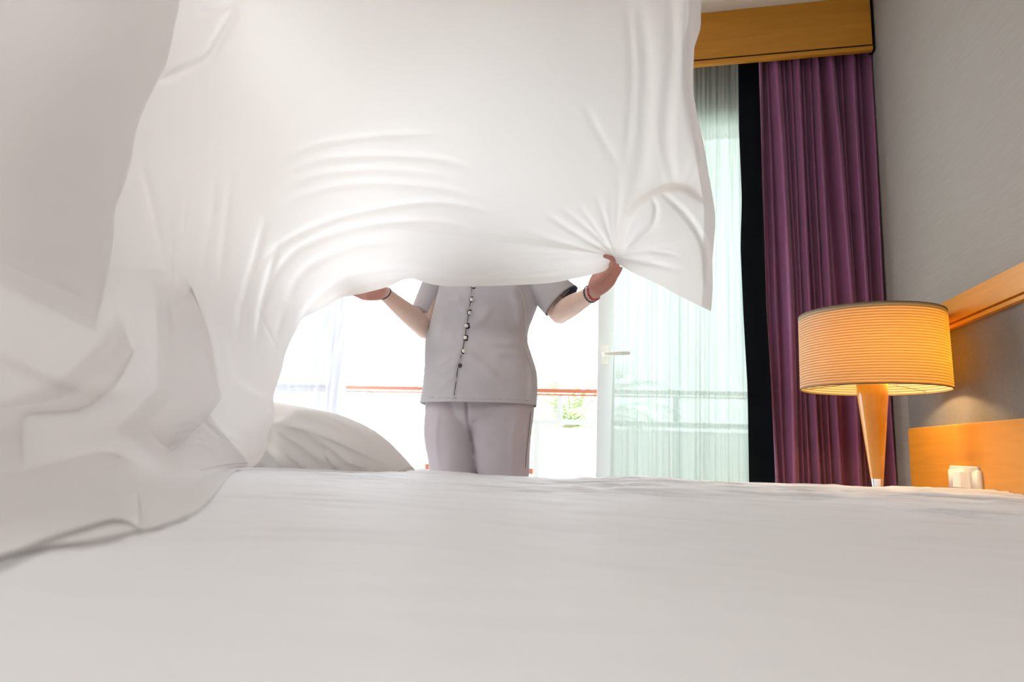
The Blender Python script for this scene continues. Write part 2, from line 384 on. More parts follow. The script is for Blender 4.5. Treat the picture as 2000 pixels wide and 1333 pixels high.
# light switch on the headboard
sw0 = atX(1858.5, 935, .953); sw1 = atX(1918, 935, .953)
swt = float(atX(1888, 911, .953)[2])
ya, yb = float(sw1[1]), float(sw0[1]); wz = yb-ya
sw = empty('light_switch', (.953, (ya+yb)/2, swt-.085), 'ivory double rocker light switch on the orange headboard beside the lamp', 'light switch')
bm = bmesh.new(); box_into(bm, .943, .955, ya, yb, swt-.085, swt)
bmesh.ops.bevel(bm, geom=[e for e in bm.edges if abs((e.verts[0].co-e.verts[1].co).x) > .005], offset=.012, segments=5, affect='EDGES')
bmesh.ops.bevel(bm, geom=[e for e in bm.edges if e.verts[0].co.x < .944 and e.verts[1].co.x < .944 and e.calc_length() > 0], offset=.003, segments=3, affect='EDGES')
link('plate', from_bm(bm), m_ivory, sw)
for i in range(2):
    y0 = ya+wz*.2+i*wz*.31; y1 = y0+wz*.28
    bm = bmesh.new(); box_into(bm, .937, .946, y0, y1, swt-.067, swt-.018, bevel=.0015)
    for v in bm.verts:
        if v.co.x < .941: v.co.x += .003*(v.co.z-(swt-.067))/.05*(1 if i else -1)+.001
    link('rocker', from_bm(bm), m_ivory, sw, False)

# ------------------------------------------------------------------ curtains
def curtain(name, mat, edgeL, edgeR, Y, ridges, amp, ztop, zbot, nx=260, nz=60, label='', cat='curtain', base_noise=0.0, seed=1, parent=None, extra=None):
    """hanging cloth between two traced edges; ridges: list of ([(px,py)...], width px, strength)"""
    eL = np.array(edgeL, float); eR = np.array(edgeR, float)
    ys = np.linspace(0, 1, nz); P = np.zeros((nz, nx, 3))
    zL = [at(a, b, Y)[2] for a, b in edgeL]; xL = [at(a, b, Y)[0] for a, b in edgeL]
    zR = [at(a, b, Y)[2] for a, b in edgeR]; xR = [at(a, b, Y)[0] for a, b in edgeR]
    Z = ztop+(zbot-ztop)*ys
    o = np.argsort(zL); XLf = np.interp(Z, np.array(zL)[o], np.array(xL)[o]); o = np.argsort(zR); XRf = np.interp(Z, np.array(zR)[o], np.array(xR)[o])
    s = np.linspace(0, 1, nx)
    P[:, :, 0] = XLf[:, None]+(XRf-XLf)[:, None]*s[None]
    P[:, :, 2] = Z[:, None]; P[:, :, 1] = Y
    px, py, _ = proj(P.reshape(-1, 3)); X = px.reshape(nz, nx); Yp = py.reshape(nz, nx)
    D = np.zeros((nz, nx))
    for pts, w, a in ridges:
        q = np.array(pts, float); cx = np.interp(Yp, q[:, 1], q[:, 0])
        D = np.maximum(D, a*np.exp(-np.abs((X-cx)/(w*1.15))**2.4)) if not extra else D+a*np.exp(-((X-cx)/w)**2)
    P[:, :, 1] -= D*amp
    if base_noise:
        for k in range(3):
            f = (38, 75, 140)[k]; a = base_noise/(k+1)
            ph = smooth_noise(P[:, :, 0]*3, P[:, :, 2]*.5, seed+k)*5
            P[:, :, 1] += a*np.sin(P[:, :, 0]*f+ph*1.3+seed)
    me = grid_mesh(P)
    o_ = link(name, me, mat, parent)
    return o_
zt, zb = CEIL-.03, 0.03
R_ = [([(1481, 100), (1483, 300), (1489, 600), (1514, 950)], 5, .8), ([(1494, 100), (1502, 300), (1512, 600), (1528, 950)], 4, .5),
      ([(1508, 100), (1522, 300), (1538, 600), (1546, 950)], 10, 1.0), ([(1525, 100), (1537, 300), (1552, 560), (1565, 950)], 4, .55),
      ([(1538, 100), (1548, 300), (1560, 600), (1576, 950)], 4.5, .6), ([(1550, 100), (1559, 300), (1573, 600), (1592, 950)], 7, 1.0),
      ([(1563, 100), (1571, 300), (1588, 600), (1607, 950)], 4, .45), ([(1575, 100), (1584, 300), (1600, 600), (1618, 950)], 4.5, .6),
      ([(1587, 100), (1597, 300), (1613, 600), (1633, 950)], 7, .95), ([(1612, 100), (1631, 300), (1654, 600), (1668, 950)], 10, 1.0),
      ([(1637, 100), (1646, 300), (1666, 600), (1686, 950)], 4, .5), ([(1655, 100), (1665, 300), (1684, 600), (1706, 950)], 9, .95),
      ([(1672, 100), (1682, 300), (1698, 600), (1722, 950)], 4, .35), ([(1689, 100), (1700, 300), (1714, 600), (1738, 950)], 6, .9)]
R_ = [([(p[0][0]-3, 0)]+p+[(p[-1][0]+12, 1300)], w, a) for p, w, a in R_]
cp = curtain('purple_curtain', m_purple, [(1476, 60), (1478, 125), (1485, 400), (1493, 600), (1510, 945), (1522, 1200)], [(1699, 60), (1700, 105), (1708, 350), (1720, 600), (1748, 950), (1765, 1200)], 3.09, R_, .085, zt, zb, 560, 50)
tag(cp, 'floor-length purple satin curtain hanging in deep folds beside the right wall', 'curtain')
cb = curtain('blackout_curtain', m_black, [(1441, 60), (1442, 128), (1443, 250), (1449, 390), (1446, 480), (1452, 620), (1460, 760), (1463, 945), (1466, 1200)],
             [(1690, 60), (1700, 1200)], 3.14, [([(1500, 0), (1520, 1300)], 12, .5), ([(1560, 0), (1580, 1300)], 12, .5)], .02, zt, zb, 80, 40, base_noise=.0)
tag(cb, 'narrow black blackout curtain strip between the purple curtain and the green-white sheer', 'curtain')
SR = []
random.seed(3)
for i in range(30):
    x = 1196+i*9.0+random.uniform(-3, 3)
    SR.append(([(x+2, 0), (x, 500), (x-1+random.uniform(-3, 3), 940), (x, 1300)], random.choice([3, 4, 6]), random.uniform(.3, 1)))
cs = curtain('sheer_curtain', m_sheer, [(1225, 60), (1205, 520), (1197, 740), (1190, 935), (1185, 1300)],
             [(1443, 60), (1444, 128), (1446, 250), (1452, 390), (1451, 480), (1457, 640), (1463, 760), (1468, 945), (1474, 1200)], 3.185, SR, .02, zt, zb, 420, 60, base_noise=.005, seed=4)
tag(cs, 'pale green-white sheer voile curtain over the glass door, right of the maid', 'curtain')
SR2 = []
for i in range(16):
    x = 470+i*15+random.uniform(-4, 4)
    SR2.append(([(x+60, 0), (x+50, 560), (x+12, 720), (x-15, 900), (x-18, 1300)], random.choice([5, 8, 11]), random.uniform(.3, 1)))
cl = curtain('sheer_curtain', m_sheerL, [(420, 60), (400, 560), (380, 800), (380, 1300)], [(715, 60), (703, 400), (700, 520), (693, 600), (680, 660), (668, 730), (664, 780), (668, 900), (670, 1300)], 3.13, SR2, .03, zt, zb, 300, 70, base_noise=.006, seed=9)
tag(cl, 'white sheer voile curtain blowing inward at the left of the open doorway', 'curtain')

# ------------------------------------------------------------------ balcony outside
YR = 4.7
rt = float(at(900, 757.2, YR)[2])
bal = empty('balcony_balustrade', (-1.0, YR, 0), 'white panelled balcony balustrade with an orange-brown wooden handrail', 'balustrade')
box('handrail', m_rail, bal, -4.6, 2.6, YR-.03, YR+.03, rt-.028, rt, bevel=.006)
box('handrail_strip', m_rail, bal, -4.6, 2.6, YR-.018, YR+.018, rt-.050, rt-.038, bevel=.002)
bt = float(at(930, 815.5, YR)[2])
box('middle_rail', m_post, bal, -4.6, 2.6, YR-.02, YR+.02, bt-.035, bt, bevel=.003)
for px in (719, 1093, 1320):
    x = float(at(px, 800, YR)[0]); box('post', m_post, bal, x-.018, x+.018, YR-.018, YR+.018, bt, rt-.05)
for i, (a, b_) in enumerate([(-4.5, -3.3), (-3.2, -2.15), (-2.05, float(at(818, 850, YR)[0])), (float(at(835, 850, YR)[0]), float(at(1036, 850, YR)[0])), (float(at(1056, 850, YR)[0]), .95), (1.05, 2.5)]):
    pn = box('balustrade_panel', m_white, bal, a, b_, YR-.012, YR+.012, .08, bt-.06, bevel=.004)
    box('post', m_post, bal, b_+.03, b_+.07, YR-.02, YR+.02, 0, bt-.035)
for zz in (0.33, 0.52):
    pass
slab = structure(box('floor', m_tile, None, -4.6, 2.6, YW+.2, YR+.1, -.12, -.02)); slab.name = 'floor_balcony'
structure(box('ceiling', m_white, None, -4.6, 2.6, YW+.2, YW+1.1, CEIL, CEIL+.1)).name = 'ceiling_balcony'
def terrace_foot(px, py):
    p = at(px, py, 4.2); return p
# garden chair on the balcony behind the maid: two reddish wooden arm tips show beside her legs
gc = empty('balcony_bench', tuple(np.r_[at(938, 915, 4.2)[:2], -0.02]), "white balcony bench with small reddish wooden arm ends behind the maid's legs", 'bench')
L_, R2_ = at(836, 912, 4.2), at(1038, 913, 4.2)
az = float(L_[2]); cx0, cx1 = float(L_[0]), float(R2_[0])
for x in (cx0, cx1):
    box('armrest', m_rail, gc, x-.012, x+.012, 4.18, 4.24, az-.018, az+.018, bevel=.003)
    for y in (4.21,): box('leg', m_white, gc, x-.01, x+.01, y-.015, y+.015, -.02, az-.018, bevel=.003)
box('seat', m_white, gc, cx0-.01, cx1+.01, 4.2, 4.5, az-.24, az-.2, bevel=.004)
for x in (cx0, cx1): box('leg', m_white, gc, x-.01, x+.01, 4.46, 4.49, -.02, az-.24)

def palm(loc, h, n, seed, label, ls=1.0):
    random.seed(seed)
    p = empty('palm_tree', loc, label, 'palm tree')
    x, y, z = loc
    link('trunk', tube_mesh([(x, y, z), (x+.05, y, z+h*.5), (x, y, z+h)], [.16, .13, .11], 12, 14), m_trunk, p)
    for i in range(n):
        a = 2*PI*i/n+random.uniform(-.2, .2); el = random.uniform(.15, 1.25); L = random.uniform(1.1, 1.5)*ls
        bm = bmesh.new(); prev = None; d = Vector((math.cos(a), math.sin(a), 0)); side = Vector((-math.sin(a), math.cos(a), 0))
        pts = []
        for k in range(15):
            s = k/14; ang = el-1.5*s*s
            q = (pts[-1]+(d*math.cos(ang)+Vector((0, 0, 1))*math.sin(ang))*L/14) if pts else Vector((x, y, z+h))
            pts.append(q)
        for k in range(1, 15):
            q0, q1 = pts[k-1], pts[k]; tdir = (q1-q0).normalized(); up = tdir.cross(side).normalized()
            w0 = .006
            v = [bm.verts.new(q0+side*w0), bm.verts.new(q0-side*w0), bm.verts.new(q1-side*w0), bm.verts.new(q1+side*w0)]; bm.faces.new(v)
            for sgn in (1, -1):
                for hh in (0.0, .5):
                    l = .30*math.sin(PI*min(1, (k+.6)/15.5))+.06; q = q0.lerp(q1, hh)
                    tip = q+side*sgn*l*.75+tdir*l*.55-Vector((0, 0, 1))*l*.22
                    m_ = q.lerp(tip, .45)
                    bm.faces.new([bm.verts.new(q), bm.verts.new(m_+tdir*.012), bm.verts.new(tip), bm.verts.new(m_-tdir*.012+up*.006)])
        link('frond', from_bm(bm), m_leaf, p, False)
pa = at(1118, 800, 7.6); palm((float(pa[0]), 7.6, -2.2), float(pa[2])+1.95, 34, 5, "green palm crown beyond the balustrade, right of the maid's hip")
pb = at(1062, 818, 11.0); palm((float(pb[0]), 11.0, -2.2), float(pb[2])+1.9, 22, 8, "smaller palm crown close beside the maid's hip beyond the balustrade", 1.2)
structure(box('ground', node_mat('garden_ground', (.55, .52, .45), .9, .2), None, -30, 30, 5.2, 60, -2.3, -2.2))

# ------------------------------------------------------------------ bed
ZM = CAMZ-.09
BX0, BX1, BY0, BY1 = -1.62, .95, -.16, 2.2
bed = empty('bed', (-.3, 1.0, 0), 'wide low double bed under white linen in front of the window', 'bed')
box('bed_base', node_mat('bed_base_fabric', (.30, .25, .2), .9, .2), bed, BX0+.04, BX1-.01, BY0+.04, BY1-.05, .10, .34, bevel=.01)
box('mattress', node_mat('mattress_fabric', (.8, .79, .77), .9, .2), bed, BX0+.02, BX1-.005, BY0+.02, BY1-.035, .34, ZM-.05, bevel=.03)
for x in (BX0+.12, BX1-.14):
    for y in (BY0+.12, BY1-.16):
        link('leg', lathe([(.022, 0), (.028, .1)], 16, (x, y, 0), True), m_orange, bed)
# fitted sheet: traced far edge, fine wrinkles, sides falling over the mattress
edge = [(500, 913), (700, 912), (830, 918), (900, 924), (960, 929), (1035, 933), (1100, 936.5), (1150, 936), (1200, 934), (1240, 932.5), (1300, 936), (1350, 941), (1400, 944), (1500, 946), (1700, 952.5), (1900, 959.5), (2000, 963)]
ex = [at(a, b, BY1-.03)[0] for a, b in edge]; ez = [at(a, b, BY1-.03)[2] for a, b in edge]
nx, ny = 620, 420
sx = np.linspace(0, 1, nx); sy = np.linspace(0, 1, ny)**1.0
drop = .20
Lx = np.linspace(BX0-drop, BX1, nx); Ly = np.r_[np.linspace(BY0-drop, 0.2, 60, endpoint=False), np.linspace(.2, 1.4, 160, endpoint=False), np.linspace(1.4, BY1, 160, endpoint=False), np.linspace(BY1, BY1+drop, 40)]
XX, YY = np.meshgrid(Lx, Ly)
Zb = np.full(XX.shape, ZM)
ezi = np.interp(XX, ex, ez)
kf = np.clip((YY-1.0)/(BY1-1.0), 0, 1); kf = kf*kf*(3-2*kf)
Zb = ZM*(1-kf)+ezi*kf
N1 = smooth_noise(XX*2.2+3, YY*7, 1); N2 = smooth_noise(XX*5+N1*1.5, YY*18+N1*3, 2); N3 = smooth_noise(XX*1.2, YY*2.5, 3); N4 = smooth_noise(XX*9+N2*2, YY*34+XX*6, 5)
wr = .0045*N1+.0055*(1-2*np.abs(N2))+.003*N3+.0030*N4
env = .35+1.4*np.exp(-((YY-1.75)/.5)**2)*np.clip((XX+1.0)/.8, 0.35, 1)
Zb = Zb+wr*env*np.clip((BY1+.0-YY)/.05, .25, 1)
# roll over the edges
def roll(C_, lo, hi, r=.035):
    off = np.zeros_like(C_); C2 = C_.copy()
    over = np.maximum(C_-(hi-r), 0); ang = np.minimum(over/r, PI/2); rest = np.maximum(over-r*PI/2, 0)
    C2 = np.where(over > 0, hi-r+r*np.sin(ang), C2); off = off+r*(1-np.cos(ang))+rest
    if lo is not None:
        ov = np.maximum((lo+r)-C_, 0); an = np.minimum(ov/r, PI/2); rs = np.maximum(ov-r*PI/2, 0)
        C2 = np.where(ov > 0, lo+r-r*np.sin(an), C2); off = off+r*(1-np.cos(an))+rs
    return C2, off
Y2, oy = roll(YY, BY0, BY1); X2, ox = roll(XX, BX0, 99)
P = np.stack([X2, Y2, Zb-np.maximum(oy, ox)], -1)
fs = link('fitted_sheet', grid_mesh(P), m_bed)
tag(fs, 'smooth white fitted sheet pulled over the whole bed, faintly wrinkled at the far edge', 'bed sheet')

# bunched duvet at the foot, far left
def duvet():
    top = [(440, 775), (534, 786), (600, 797), (660, 811), (715, 838), (760, 878), (785, 902), (800, 915)]
    Yc = 1.96
    n, k = 260, 120
    tp = cr_interp([at(a, b, Yc) for a, b in top], n)
    s = np.linspace(0, 1, n)
    H = tp[:, 2]-ZM+.004
    H = np.maximum(H, .004); endt = np.clip((1-s)/.012, 0, 1)
    th = np.linspace(0, PI, k)
    P = np.zeros((k, n, 3))
    wf = .17*np.clip(H/.10, .12, 1)**.5; wb = .17*np.clip(H/.10, .12, 1)**.5
    bulge = np.sign(np.sin(th))*np.abs(np.sin(th))**.75
    for j in range(k):
        c = math.cos(th[j]); w = wf if c > 0 else wb
        P[j, :, 0] = tp[:, 0]; P[j, :, 1] = Yc-w*(abs(c)**.8)*(1 if c > 0 else -1); P[j, :, 1] = Yc+(P[j, :, 1]-Yc)*endt; P[j, :, 2] = ZM-.014+(H+.010)*bulge[j]*endt
    px, py, _ = proj(P.reshape(-1, 3)); X = px.reshape(k, n); Y = py.reshape(k, n)
    d = np.zeros((k, n))
    for r in [([(520, 822), (570, 826), (640, 845), (720, 880), (790, 915)], 9, .012), ([(600, 800), (660, 818), (730, 858), (775, 900)], 6, .009),
              ([(545, 835), (600, 870), (640, 905)], 9, .008), ([(600, 842), (650, 870), (700, 912)], 8, .007), ([(500, 860), (540, 890), (560, 915)], 8, .010),
              ([(560, 880), (590, 905), (596, 920)], 6, .010), ([(640, 880), (655, 905), (662, 915)], 6, .009), ([(480, 880), (505, 905), (512, 918)], 7, .010),
              ([(680, 895), (700, 905), (720, 912)], 6, .006)]:
        d += ridge(X, Y, r[0], r[1], r[2]*1.7)
    d += step(X, Y, [(480, 815), (560, 822), (640, 842), (720, 876), (800, 915)], 2.5, .022, 60, side=1, e0=.1, e1=.3)
    d += step(X, Y, [(560, 797), (620, 812), (680, 838), (740, 876), (780, 906)], 2.0, .012, 40, side=1, e0=.2, e1=.2)
    d += .004*smooth_noise(P[:, :, 0]*14, P[:, :, 2]*20+P[:, :, 1]*12, 11)
    front = np.clip(np.cos(th)*3+.6, 0, 1)[:, None]
    for a_ in range(3): P[:, :, a_] -= _f[a_]*d*front
    return grid_mesh(P)
dv = link('duvet', duvet(), m_duvet); tag(dv, 'beige-white duvet bunched up in a soft mound at the foot of the bed', 'duvet')

# ------------------------------------------------------------------ the billowing top sheet
def flying_sheet():
    hem = [(1389, 609), (1362, 596), (1330, 580), (1280, 553), (1240, 535), (1214, 520), (1199, 513), (1190, 521), (1177, 531), (1130, 543), (1075, 553), (1000, 557.5), (920, 559.5), (862, 558.5), (824, 550.5), (806, 545),
           (785, 548), (759, 560), (717, 571.5), (690, 577), (664, 583), (640, 598), (612, 612), (592, 622), (578, 645), (559, 686), (549, 726), (534, 773), (536, 800), (534, 824), (523, 848), (520, 878), (500, 908),
           (480, 920), (462, 932), (425, 975), (396, 993), (360, 1009), (288, 1036), (180, 1058), (90, 1074), (0, 1091), (-120, 1112), (-260, 1140)]
    outer = [(1378, -330), (1200, -420), (900, -480), (600, -480), (300, -440), (0, -380), (-300, -250), (-480, 0), (-560, 300), (-580, 600), (-560, 850), (-480, 1040), (-330, 1130), (-262, 1141)]
    nu, nv = 760, 330
    hp = np.array(hem, float); hd = np.r_[0, np.cumsum(np.linalg.norm(np.diff(hp, axis=0), axis=1))]; hd /= hd[-1]
    H = cr_interp(hem, nu); O = cr_interp(outer, nu)
    # smoother parameterisation: outer u follows hem u
    v = np.linspace(0, 1, nv)**1.25
    X = H[None, :, 0]*(1-v[:, None])+O[None, :, 0]*v[:, None]
    Y = H[None, :, 1]*(1-v[:, None])+O[None, :, 1]*v[:, None]
    # traced right edge
    re = np.array([(1389, 609), (1392, 560), (1391, 511), (1397, 440), (1397, 418), (1392, 386), (1384, 340), (1376, 290), (1369, 258), (1360, 215), (1355, 186), (1354, 140), (1356, 93), (1367, 60), (1369, 46), (1369, 0), (1372, -150), (1378, -330)], float)[::-1]
    edge_x = np.interp(Y[:, 0], re[:, 1], re[:, 0]); off = edge_x-X[:, 0]
    u = np.linspace(0, 1, nu)
    X = X+off[:, None]*np.exp(-(u/.05)**1.5)[None]
    # base distance (world Y); bed contact points take the depth of the mattress under them
    def onbed(px, py): return float(atZ(px, py, ZM+.004)[1])
    D = [((1389, 609), 2.06), ((1320, 575), 2.10), ((1205, 512), 2.115), ((1000, 557), 2.12), ((860, 557), 2.12), ((759, 560), 2.115), ((690, 577), 2.09), ((612, 612), 2.02), ((578, 645), 1.95), ((549, 726), 1.86),
         ((534, 790), 1.80), ((520, 878), 1.74), ((482, 919), 1.62), ((396, 993), onbed(396, 993)), ((288, 1036), onbed(288, 1036)), ((180, 1058), onbed(180, 1058)), ((0, 1091), onbed(0, 1091)), ((-260, 1140), onbed(-260, 1140)),
         ((1390, 400), 1.95), ((1355, 180), 1.72), ((1370, 0), 1.52), ((1378, -330), 1.15), ((1200, 300), 1.86), ((1000, 450), 2.02), ((1000, 250), 1.80), ((1000, 0), 1.50), ((900, -300), 1.1), ((750, 450), 1.98), ((700, 250), 1.72), ((700, 0), 1.42),
         ((560, 500), 1.85), ((500, 300), 1.55), ((450, 0), 1.3), ((400, -300), 1.0), ((330, 550), 1.42), ((430, 640), 1.62), ((230, 420), 1.15), ((200, 100), 1.0), ((0, 0), .85), ((0, -300), .75), ((0, 300), .82), ((-400, 0), .62), ((-500, 400), .5),
         ((0, 600), .72), ((200, 650), .98), ((0, 850), .60), ((220, 820), .85), ((350, 850), 1.12), ((450, 850), 1.5), ((150, 960), .68), ((-500, 800), .40), ((-300, 500), .62), ((420, 940), 1.25), ((300, 960), .80)]
    f = tps([d[0] for d in D], np.log([d[1] for d in D]))
    def strokes(X, Y):
        d = np.zeros_like(X)
        def R(p, w, a, e0=.25, e1=.25): 
            nonlocal d; d += ridge(X, Y, p, w, a, e0, e1)
        def St(p, w, a, dec, side, e0=.15, e1=.15):
            nonlocal d; d += step(X, Y, p, w, a, dec, side, e0, e1)
        # broad arcs above the maid
        R([(560, 300), (643, 277), (733, 266), (800, 262), (863, 262)], 7, .006)
        R([(570, 330), (640, 310), (756, 304), (863, 312), (930, 330)], 8, .007)
        R([(560, 360), (640, 338), (760, 332), (880, 345)], 8, .006)
        R([(540, 405), (620, 372), (720, 358), (850, 366), (950, 390)], 8, .006)
        R([(505, 530), (520, 503), (569, 465), (643, 431), (710, 414), (826, 396), (900, 400), (965, 416)], 7, .012)
        R([(520, 590), (530, 550), (560, 508), (594, 480), (668, 451), (756, 436), (850, 433), (920, 445)], 7, .011)
        R([(560, 590), (580, 545), (620, 510), (700, 480), (800, 470)], 9, .007)
        St([(575, 650), (594, 606), (643, 556), (696, 533), (780, 521), (830, 527), (930, 530), (1012, 527), (1105, 514), (1190, 505)], 3, .014, 60, 1, .1, .1)
        R([(600, 618), (640, 588), (700, 562), (760, 547), (850, 543), (950, 545), (1060, 541), (1150, 528), (1190, 515)], 6, .006)
        R([(700, 548), (800, 536), (960, 538), (1100, 524), (1190, 509)], 4, .004)
        # pinch at the right hand: creases fan out from it
        hx, hy = 1203, 503
        for (x, y, w, a) in [(1060, 415, 6, .010), (1000, 440, 8, .008), (1095, 405, 5, .008), (1130, 400, 5, .007), (1165, 380, 6, .008), (1195, 370, 6, .008), (1040, 470, 6, .007), (960, 490, 8, .006), (1010, 506, 5, .006), (1215, 330, 8, .010), (1290, 440, 5, .008),
                             (1320, 480, 5, .006), (1340, 530, 6, .007), (1300, 520, 5, .006), (1270, 500, 4, .006), (1250, 430, 4, .006)]:
            mx_, my_ = (x+hx)/2+random.uniform(-6, 6), (y+hy)/2+random.uniform(-4, 4)
            D_, _, t_ = seg_dist(X, Y, cr_interp([(hx, hy), (mx_, my_), (x, y)], 12))
            d += a*np.exp(-(D_/(1.5+w*t_))**2)*taper(t_, .12, .5)
        # the cup of turned cloth right of the hand
        St([(1212, 500), (1216, 470), (1224, 430), (1244, 400), (1285, 374), (1330, 366), (1380, 400)], 2.5, .055, 150, -1, .05, .35)
        R([(1235, 490), (1250, 465), (1275, 440), (1282, 405), (1270, 385)], 5, .010)
        R([(1290, 375), (1340, 420), (1375, 480), (1383, 560)], 6, .012)
        R([(1240, 520), (1290, 500), (1340, 470)], 7, .006)
        R([(1225, 505), (1270, 492), (1330, 500)], 4, .006)
        # right hanging edge
        R([(1250, 0), (1262, 120), (1255, 300), (1225, 420)], 14, .014)
        R([(1225, 0), (1235, 150), (1222, 330)], 9, .008)
        R([(1310, -50), (1315, 100), (1300, 280), (1325, 380)], 12, .010)
        R([(1350, -50), (1340, 120), (1348, 220), (1372, 330)], 8, .010)
        R([(1140, 200), (1170, 260), (1210, 330)], 9, .004)
        # upper left: neighbours of the nearer fold
        R([(462, 12), (430, 70), (400, 115), (350, 140), (312, 160)], 9, .014, .1, .1)
        R([(470, 0), (420, 20), (380, 20)], 8, .008)
        R([(282, 300), (280, 325), (297, 396), (317, 485), (328, 545)], 8, .016)
        R([(300, 262), (282, 290), (280, 325)], 10, .008)
        R([(352, 380), (340, 440), (340, 520), (345, 600)], 7, .012)
        R([(372, 360), (368, 430), (360, 500)], 6, .008)
        R([(420, 340), (415, 420), (400, 500), (395, 580)], 8, .007)
        R([(455, 330), (440, 440), (428, 560)], 8, .006)
        R([(520, 420), (500, 500), (480, 570), (470, 640)], 8, .008)
        R([(545, 470), (520, 560), (505, 640), (500, 700)], 7, .009)
        R([(556, 600), (540, 660), (530, 720)], 7, .004)
        # lower left cascade
        St([(327, 530), (322, 572), (300, 640), (262, 700), (225, 740)], 5, .035, 90, 1, .1, .3)
        R([(328, 560), (336, 612), (339, 667), (333, 716)], 8, .018)
        R([(395, 600), (418, 690), (428, 760)], 7, .014)
        St([(440, 640), (450, 707), (464, 743), (500, 765), (531, 779)], 3, .020, 60, 1, .2, .2)
        R([(500, 600), (520, 640), (545, 690)], 4, .003)
        R([(470, 590), (470, 640), (455, 690)], 10, .012)
        R([(520, 847), (480, 862), (440, 850), (400, 815)], 6, .010)
        R([(530, 800), (500, 840), (465, 835)], 8, .008)
        for k in range(4): R([(330+8*k, 830+14*k), (380+6*k, 826+14*k), (440, 872+12*k)], 5, .006)
        R([(215, 860), (240, 910), (300, 940), (360, 965), (420, 985)], 12, .020)
        R([(300, 905), (350, 880), (400, 850)], 8, .010)
        St([(0, 690), (67, 722), (135, 750), (225, 768), (293, 770), (324, 752)], 9, .030, 120, -1, .0, .15)
        R([(-50, 680), (0, 692), (67, 722), (135, 750), (225, 768), (290, 768)], 18, .014, 0, .2)
        St([(-60, 540), (0, 560), (60, 585), (120, 618), (178, 655)], 8, .020, 90, -1, 0, .2)
        R([(100, 530), (150, 560), (185, 610), (200, 680)], 16, .018)
        R([(215, 540), (235, 600), (238, 640), (215, 700)], 14, .016)
        R([(265, 700), (210, 760), (150, 810)], 18, .010)
        St([(48, 930), (47, 890), (50, 840), (56, 805), (90, 800)], 4, .018, 110, -1, .2, .3)
        St([(40, 910), (120, 895), (200, 885), (235, 890)], 7, .022, 100, 1, .2, .2)
        R([(-50, 985), (60, 975), (180, 990), (300, 1010), (380, 1005)], 16, .010)
        R([(0, 1040), (120, 1030), (260, 1020)], 12, .006)
        # very soft overall undulation
        d += .006*smooth_noise(X/260, Y/180, 21)+.0016*smooth_noise(X/60, Y/90, 22)
        return d
    def place(X, Y, extra=0.0, k=1.0, floor_=0.0):
        Yd = np.exp(f(X, Y)); k = k*(1+.7/(1+np.exp(-(470-X)/50))); lift = (strokes(X, Y)*k+extra)*np.clip(Yd/1.7, .35, 1.2)
        V = (X[..., None]-1000)/FPX*_r+(666.5-Y[..., None])/FPX*_u+_f
        P = CP+V*(Yd/V[..., 1])[..., None]
        P = P-V/np.linalg.norm(V, axis=-1)[..., None]*lift[..., None]
        P[..., 2] = np.maximum(P[..., 2], ZM+.006+floor_)
        return P
    def flap(line, sweep, off, off_end, rp, ns_, nt_, e0, e1, sink=.03):
        """a second layer of the same cloth folded over: rolls round its lip, then runs on over the first layer"""
        Ln = cr_interp(line, ns_); tg = np.gradient(Ln, axis=0); tg /= np.linalg.norm(tg, axis=1)[:, None]
        sw = cr_interp(sweep, ns_) if len(sweep) > 2 else np.linspace(sweep[0], sweep[1], ns_)
        nn = np.stack([tg[:, 1], -tg[:, 0]], 1); nn *= np.sign((nn*-sw).sum(1))[:, None]   # away from the sweep
        s_ = np.linspace(0, 1, ns_); w = np.clip(s_/max(e0, 1e-3), 0, 1)*np.clip((1-s_)/max(e1, 1e-3), 0, 1); w = w*w*(3-2*w)
        cols_ = []; ext = []
        for a_ in np.linspace(-PI/2, PI/2, 11):
            cols_.append(Ln+nn*rp*(math.cos(a_)-1)); ext.append((off*.5+off*.5*math.sin(a_))*w-sink*.3*(1-w)-.004*(a_ < -1.4))
        for t_ in np.linspace(0, 1, nt_)[1:]:
            cols_.append(Ln-nn*rp+sw*t_); e_ = off+(off_end-off)*(t_*t_*(3-2*t_)); ext.append(e_*w-sink*(1-w)*1.0)
        XY = np.array(cols_); E2 = np.array(ext)
        return grid_mesh(place(XY[..., 0], XY[..., 1], E2, 1.0, .004+.00002*abs(line[0][0])))
    P = place(X, Y)
    fl = [flap([(358, -330), (354, -100), (351, 0), (342, 50), (327, 119), (309, 158), (277, 223), (262, 277), (258, 310), (243, 361), (225, 411), (221, 470), (212, 530), (198, 590), (182, 650)],
               [(-760, 40), (-640, 60), (-560, 20), (-420, -60), (-400, -190)], .075, .05, 5, 280, 150, 0, .16),
          flap([(362, 545), (374, 560), (389, 592), (411, 653), (424, 734), (433, 772), (420, 797), (392, 829), (351, 869), (306, 900)], [(-70, 10), (-110, 0), (-120, -30), (-90, -60)], .055, -.02, 3, 200, 70, .2, .2),
          flap([(398, 796), (411, 811), (442, 851), (477, 892), (484, 912), (472, 925)], [(-70, 40), (-150, 30), (-170, 0)], .035, -.02, 2.5, 160, 70, .12, .12),
          flap([(-60, 938), (47, 916), (120, 896), (200, 882), (238, 890), (268, 915)], [(-20, 172), (-17, 176), (-15, 181), (-15, 182), (-10, 166), (7, 130)], .024, .004, 6, 200, 60, 0, .4, .008),  # layer added to darken the shadowed cloth at lower left
          flap([(262, 690), (225, 752), (160, 800), (60, 812), (46, 840), (47, 900)], [(-30, -70), (-60, -50), (-100, 0), (-90, 10)], .02, -.02, 5, 140, 60, .3, .2)]
    return P, fl
P, fl_ = flying_sheet()
ts = link('flying_sheet', join([grid_mesh(P)]+fl_), m_sheet)
tag(ts, 'big white cotton sheet billowing through the air, held up by the maid', 'bed sheet')
